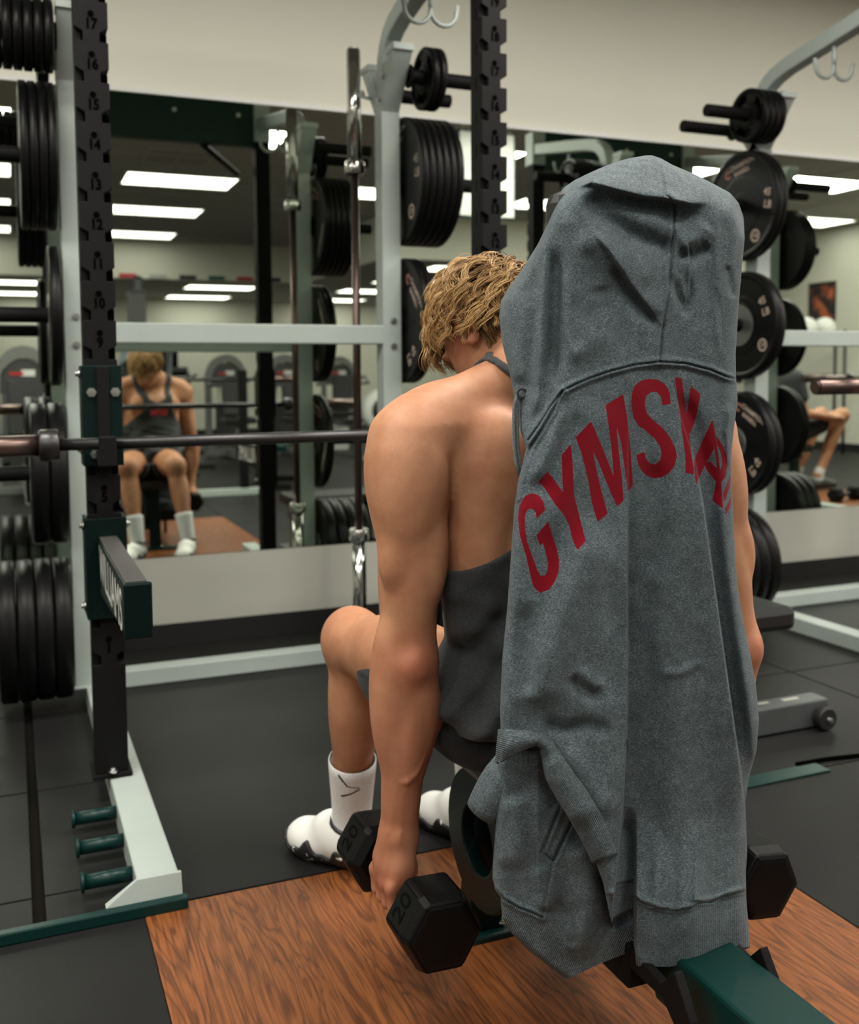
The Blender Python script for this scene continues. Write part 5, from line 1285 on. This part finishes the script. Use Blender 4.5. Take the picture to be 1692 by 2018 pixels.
# printed letters (outlines measured on the cloth)
PR = lambda pts: [(960 + x/3.133, 720 + y/3.133) for x, y in pts]
GL = [PR(p) for p in (
 [(188,940),(196,870),(232,806),(275,789),(318,803),(345,840),(357,893),(305,948),(296,905),(272,882),(246,893),(231,930),(232,1000),(245,1090),(282,1190),(308,1262),(330,1302),(355,1297),(371,1265),(374,1220),(360,1160),(344,1098),(322,1112),(303,1050),(375,963),(405,1060),(427,1130),(443,1200),(440,1270),(415,1340),(380,1385),(325,1405),(285,1370),(264,1290),(240,1180),(200,1050)],
 [(515,485),(525,580),(535,800),(560,900),(590,1020),(607,1085),(557,1140),(530,1090),(505,990),(470,920),(420,860),(380,800),(340,740),(310,725),(372,655),(400,690),(450,760),(467,785),(463,700),(458,555)],
 [(545,445),(640,345),(715,520),(780,690),(765,500),(730,245),(838,178),(865,330),(885,540),(898,742),(867,778),(850,650),(825,480),(797,375),(810,520),(830,700),(842,835),(800,872),(755,770),(690,610),(650,525),(672,640),(700,760),(742,915),(680,968),(645,850),(620,700),(580,540)],
 [(888,240),(890,180),(905,130),(945,95),(1000,83),(1055,90),(1100,120),(1125,170),(1133,238),(1080,248),(1070,190),(1045,165),(1010,165),(980,190),(970,240),(985,300),(1030,345),(1085,390),(1130,450),(1160,510),(1170,560),(1155,620),(1120,665),(1080,690),(1030,698),(985,685),(950,650),(930,610),(918,555),(970,535),(980,580),(1005,605),(1035,612),(1062,590),(1075,550),(1065,500),(1035,455),(985,410),(930,370),(900,320)],
 [(1155,72),(1200,80),(1210,160),(1240,380),(1258,540),(1276,672),(1222,665),(1222,560),(1200,400),(1180,240)],
 [(1255,128),(1315,178),(1295,290),(1272,370),(1248,430),(1230,300)],
 [(1388,335),(1405,430),(1398,520),(1345,612),(1288,735),(1274,590),(1330,460)],
 [(1390,340),(1410,440),(1428,580),(1443,720),(1455,885),(1388,835),(1412,720),(1418,640),(1403,520)],
 [(1340,612),(1352,645),(1412,720),(1420,640),(1370,590)],
 [(1412,430),(1450,490),(1478,560),(1482,610),(1470,690),(1440,722),(1438,650),(1450,610),(1440,545),(1420,490)],
 [(1500,670),(1497,745),(1462,850),(1455,790),(1478,730)],
 [(1507,800),(1500,870),(1470,930),(1466,880),(1486,850)])]
def ink(px, py):
    out = np.full(px.shape, -9.0)
    for poly in GL:
        a = np.array(poly); x0, y0 = a.min(0)-6; x1, y1 = a.max(0)+6
        m = (px > x0) & (px < x1) & (py > y0) & (py < y1)
        if not m.any(): continue
        qx, qy = px[m], py[m]; d = np.full(qx.shape, 1e9); ins = np.zeros(qx.shape, bool)
        for i in range(len(a)):
            (ax_, ay), (bx, by) = a[i-1], a[i]; dx, dy = bx-ax_, by-ay
            t = np.clip(((qx-ax_)*dx + (qy-ay)*dy)/(dx*dx+dy*dy), 0, 1); d = np.minimum(d, np.hypot(qx-ax_-t*dx, qy-ay-t*dy))
            c_ = (ay > qy) != (by > qy); ins ^= c_ & (qx < (bx-ax_)*(qy-ay)/(by-ay+1e-9) + ax_)
        v = np.where(ins, d, -d); o = out[m]; out[m] = np.maximum(o, v)
    return out
hoodie = thing('hoodie', 'grey heather hoodie with dark red block letters, draped hood up over the bench', 'hoodie', (BX, 1.2, .25))
def HP(name, me, mat, par=None):
    o = link(name, me, mat, par or hoodie)
    if par is None: o.location = (-BX, -1.2, -.25)
    return o
def loft(rows, lf, rf, dfn, ncol, back, nb=14, bdep=.05):
    """closed cloth tube: the outer face, then round behind the pad"""
    t = np.linspace(0, 1, ncol); t = .5 - .5*np.cos(np.pi*t)*.35 + (t-.5)*.65
    t = (t - t[0])/(t[-1]-t[0])
    py = np.repeat(rows[:, None], ncol, 1); px = lf(rows)[:, None]*(1-t) + rf(rows)[:, None]*t
    if callable(back): pass
    D = dfn(px, py); Pf = aty_v(px, py, D)
    q = np.linspace(0, 1, nb+2)[1:-1]
    Pb = Pf[:, -1:, :]*(1-q)[None, :, None] + Pf[:, :1, :]*q[None, :, None]
    Pb[..., 1] += bdep*np.sin(np.pi*q)[None, :]**.6
    V = np.concatenate([Pf, Pb], 1); return px, py, V
def to_mesh(name, V, mask, px, py, closed=True, attrs=None):
    nr, nc = V.shape[:2]; idx = np.arange(nr*nc).reshape(nr, nc)
    a = idx[:-1]; b_ = idx[1:]
    nx = np.roll(idx, -1, 1)
    Q = np.stack([a, nx[:-1], nx[1:], b_], -1)
    if not closed: Q = Q[:, :-1]; mask = mask[:, :Q.shape[1]]
    Q = Q[mask]
    use, inv = np.unique(Q, return_inverse=True); Q = inv.reshape(-1, 4); P_ = V.reshape(-1, 3)[use]
    me = bpy.data.meshes.new(name); me.vertices.add(len(P_)); me.vertices.foreach_set('co', P_.astype(np.float32).ravel())
    me.loops.add(Q.size); me.loops.foreach_set('vertex_index', Q.astype(np.int32).ravel())
    me.polygons.add(len(Q)); me.polygons.foreach_set('loop_start', np.arange(0, Q.size, 4, dtype=np.int32)); me.polygons.foreach_set('loop_total', np.full(len(Q), 4, np.int32))
    me.polygons.foreach_set('use_smooth', np.ones(len(Q), bool)); me.update(calc_edges=True)
    for k, v in (attrs or {}).items(): attr(me, k, v.ravel()[use])
    return me
rows = np.concatenate([np.linspace(306, 330, 24), np.linspace(331, 1905, 790)]); NC, NB = 250, 14
px, py, V = loft(rows, lambda y: interp(LEFT, y), lambda y: interp(RIGHT, y), depth, NC, True, NB)
full = np.concatenate([px, np.repeat(px[:, :1], NB, 1)], 1); fy = np.concatenate([py, np.repeat(py[:, :1], NB, 1)], 1)
inkv = np.full(full.shape, -9.0); inkv[:, :NC] = ink(px, py)
cx = full[:-1]; cyy = fy[:-1]
necky = np.interp(cx, [p[0] for p in NECK], [p[1] for p in NECK])
# behind the pad every row belongs to the piece of its left edge
is_hood = np.where(np.arange(full.shape[1])[None, :] < NC, cyy < necky, cyy < 800)
hem_m = np.where(np.arange(full.shape[1])[None, :] < NC, cyy > HEMY(cx), cyy > 1770)
rib = np.zeros(full.shape); rib[:, :NC] = px/4.2
HP('hood', to_mesh('hood', V, is_hood, full, fy, True, {'ink': inkv}), HOOD)
HP('body', to_mesh('body', V, ~is_hood & ~hem_m, full, fy, True, {'ink': inkv}), HOOD)
HP('hem_band', to_mesh('hem_band', V, hem_m & ~is_hood, full, fy, True, {'ink': inkv, 'rib': rib}), RIB)
# front panel hanging below the sleeve at left, with its slanted pocket
FL = [(1486,988),(1506,979),(1540,981),(1600,978),(1660,974),(1700,971),(1730,970),(1752,975),(1770,986),(1810,989),(1840,1008),(1870,1038),(1900,1075),(1928,1112)]
FR = [(1486,1110),(1560,1150),(1650,1195),(1720,1222),(1760,1240),(1800,1252),(1850,1258),(1872,1256),(1882,1225),(1900,1180),(1928,1122)]
WELT = [(1104,1590),(1068,1680),(1090,1697),(1130,1612)]
HEM2 = [(972,1752),(990,1770),(1020,1788),(1050,1799),(1068,1808)]
def depth2(px, py):
    xl, xr = interp(FL, py), interp(FR, py)
    Y = 1.172 + .00035*np.clip(1060-px, 0, None)
    q = np.clip(1-(px-xl)/18, 0, 1); Y = Y + .018*(1-np.sqrt(1-q*q))
    h = ridge(px, py, [(1150,1640),(1165,1720),(1163,1800),(1135,1900)], .022, 40)
    h += ridge(px, py, [(1190,1700),(1215,1760),(1225,1840)], -.016, 22)
    h += ridge(px, py, [(1010,1560),(1020,1640),(1005,1720)], .008, 26)
    h += ridge(px, py, [(1060,1700),(1080,1760),(1075,1800)], .007, 22); h += ridge(px, py, [(1090,1770),(1120,1820),(1130,1870)], -.006, 18)
    h += ridge(px, py, [(1075,1520),(1090,1560),(1110,1590)], -.008, 20)
    dw = seamline(px, py, WELT); h += -.0042*np.exp(-(dw/2.0)**2) + .0015*np.exp(-((dw-7)/5)**2)
    h += -.003*np.exp(-(seamline(px, py, [(1130,1612),(1090,1697),(1068,1808)])/2.2)**2)
    dh = seamline(px, py, HEM2); h += .004*np.exp(-((dh-4)/5)**2) - .0038*np.exp(-(dh/1.8)**2)
    h += .001*np.sin(px*.06)*np.sin(py*.04)
    return Y - h
rw2 = np.linspace(1486, 1928, 230)
px2, py2, V2_ = loft(rw2, lambda y: interp(FL, y), lambda y: interp(FR, y), depth2, 120, True, 8, .012)
f2 = np.concatenate([px2, np.repeat(px2[:, :1], 8, 1)], 1); y2 = np.concatenate([py2, np.repeat(py2[:, :1], 8, 1)], 1)
low = (y2[:-1] > np.interp(f2[:-1], [970,990,1020,1050,1068,1090,1160,1260], [1752,1770,1788,1799,1808,1835,1905,1760]))
HP('front_panel', to_mesh('front_panel', V2_, ~low, f2, y2, True, {'ink': np.full(f2.shape, -9.)}), HOOD)
HP('front_hem', to_mesh('front_hem', V2_, low, f2, y2, True, {'ink': np.full(f2.shape, -9.), 'rib': f2/4.2 + y2/9}), RIB)
# ribbed cuff edge of the sleeve: folds over and runs down to the right
SA = [(986,1441),(1008,1440),(1040,1441),(1068,1447),(1088,1462),(1106,1486),(1130,1522),(1158,1560),(1182,1600),(1202,1640),(1220,1690),(1216,1712)]
SBt = [(980,1506),(1004,1494),(1030,1480),(1056,1470),(1068,1478),(1072,1505),(1080,1540),(1104,1582),(1128,1620),(1150,1660),(1172,1706),(1190,1726)]
def strip(A_, B_, n, m, yoff, amp):
    k = np.linspace(0, len(A_)-1, n); i = np.arange(len(A_))
    a = np.stack([np.interp(k, i, [p[j] for p in A_]) for j in (0, 1)], -1); b2 = np.stack([np.interp(k, i, [p[j] for p in B_]) for j in (0, 1)], -1)
    q = np.linspace(0, 1, m); G = a[:, None]*(1-q)[None, :, None] + b2[:, None]*q[None, :, None]
    gx, gy = G[..., 0], G[..., 1]
    base = depth(np.clip(gx, interp(LEFT, gy), None), gy)
    D = base[:, :1]*(1-q)[None, :] + (base[:, :1] - .004 + .016*np.clip((k/(len(A_)-1)-.35)*2, 0, 1)[:, None])*q[None, :]
    D = D + yoff - amp*np.sin(np.pi*q)[None, :]
    Pf = aty_v(gx, gy, D); Pk = Pf[:, ::-1].copy(); Pk[..., 1] += .008
    return gx, gy, np.concatenate([Pf, Pk], 1), np.repeat(q[None, :], n, 0)
gx, gy, V3, qq = strip(SA, SBt, 160, 22, -.004, .008)
g2 = np.concatenate([gx, gx], 1); y3 = np.concatenate([gy, gy], 1); rb = np.concatenate([qq, qq[:, ::-1]], 1)*16
HP('sleeve_cuff', to_mesh('sleeve_cuff', V3, np.ones((159, 44), bool), g2, y3, True, {'ink': np.full(g2.shape, -9.), 'rib': rb}), RIB)
# the other cuff showing behind the front panel
c0, c1 = aty(992, 1535, 1.225), aty(950, 1600, 1.24)
cf = MB(); d = c1-c0; cf.tube([c0 - d*.5, c0, c0 + d*.35, c0 + d*.8, c1], [.026, .030, .030, .027, .025], 24)
o = HP('far_cuff', cf.mesh('far_cuff'), HOOD); attr(o.data, 'ink', np.full(len(o.data.vertices), -9.))
# drawstring and eyelet at the hood edge
ec = aty(1027, 775, float(depth(np.array([1027.]), np.array([775.]))[0]) - .003)
ey = MB(); ring = [tuple(ec + A(.006*math.cos(q), -.002-.002*math.cos(q), .006*math.sin(q))) for q in np.linspace(0, 2*math.pi, 20)]
ey.tube(ring, .0019, 8); HP('eyelet', ey.mesh('eyelet'), SEAM)
pp = [(1027,775),(1018,782),(1013,800),(1012,840),(1013,880),(1017,912),(1024,938)]
dr = MB()
for k, dx in enumerate((0, 7)):
    dr.tube([aty(x + dx*(.25 + .75*min(1, i/3)) - (0 if k == 0 else 0), y, 1.226 - .004*i - .004*(i == 1)) for i, (x, y) in enumerate(pp)], .0026, 10)
HP('drawstring', dr.mesh('drawstring'), DRAW)
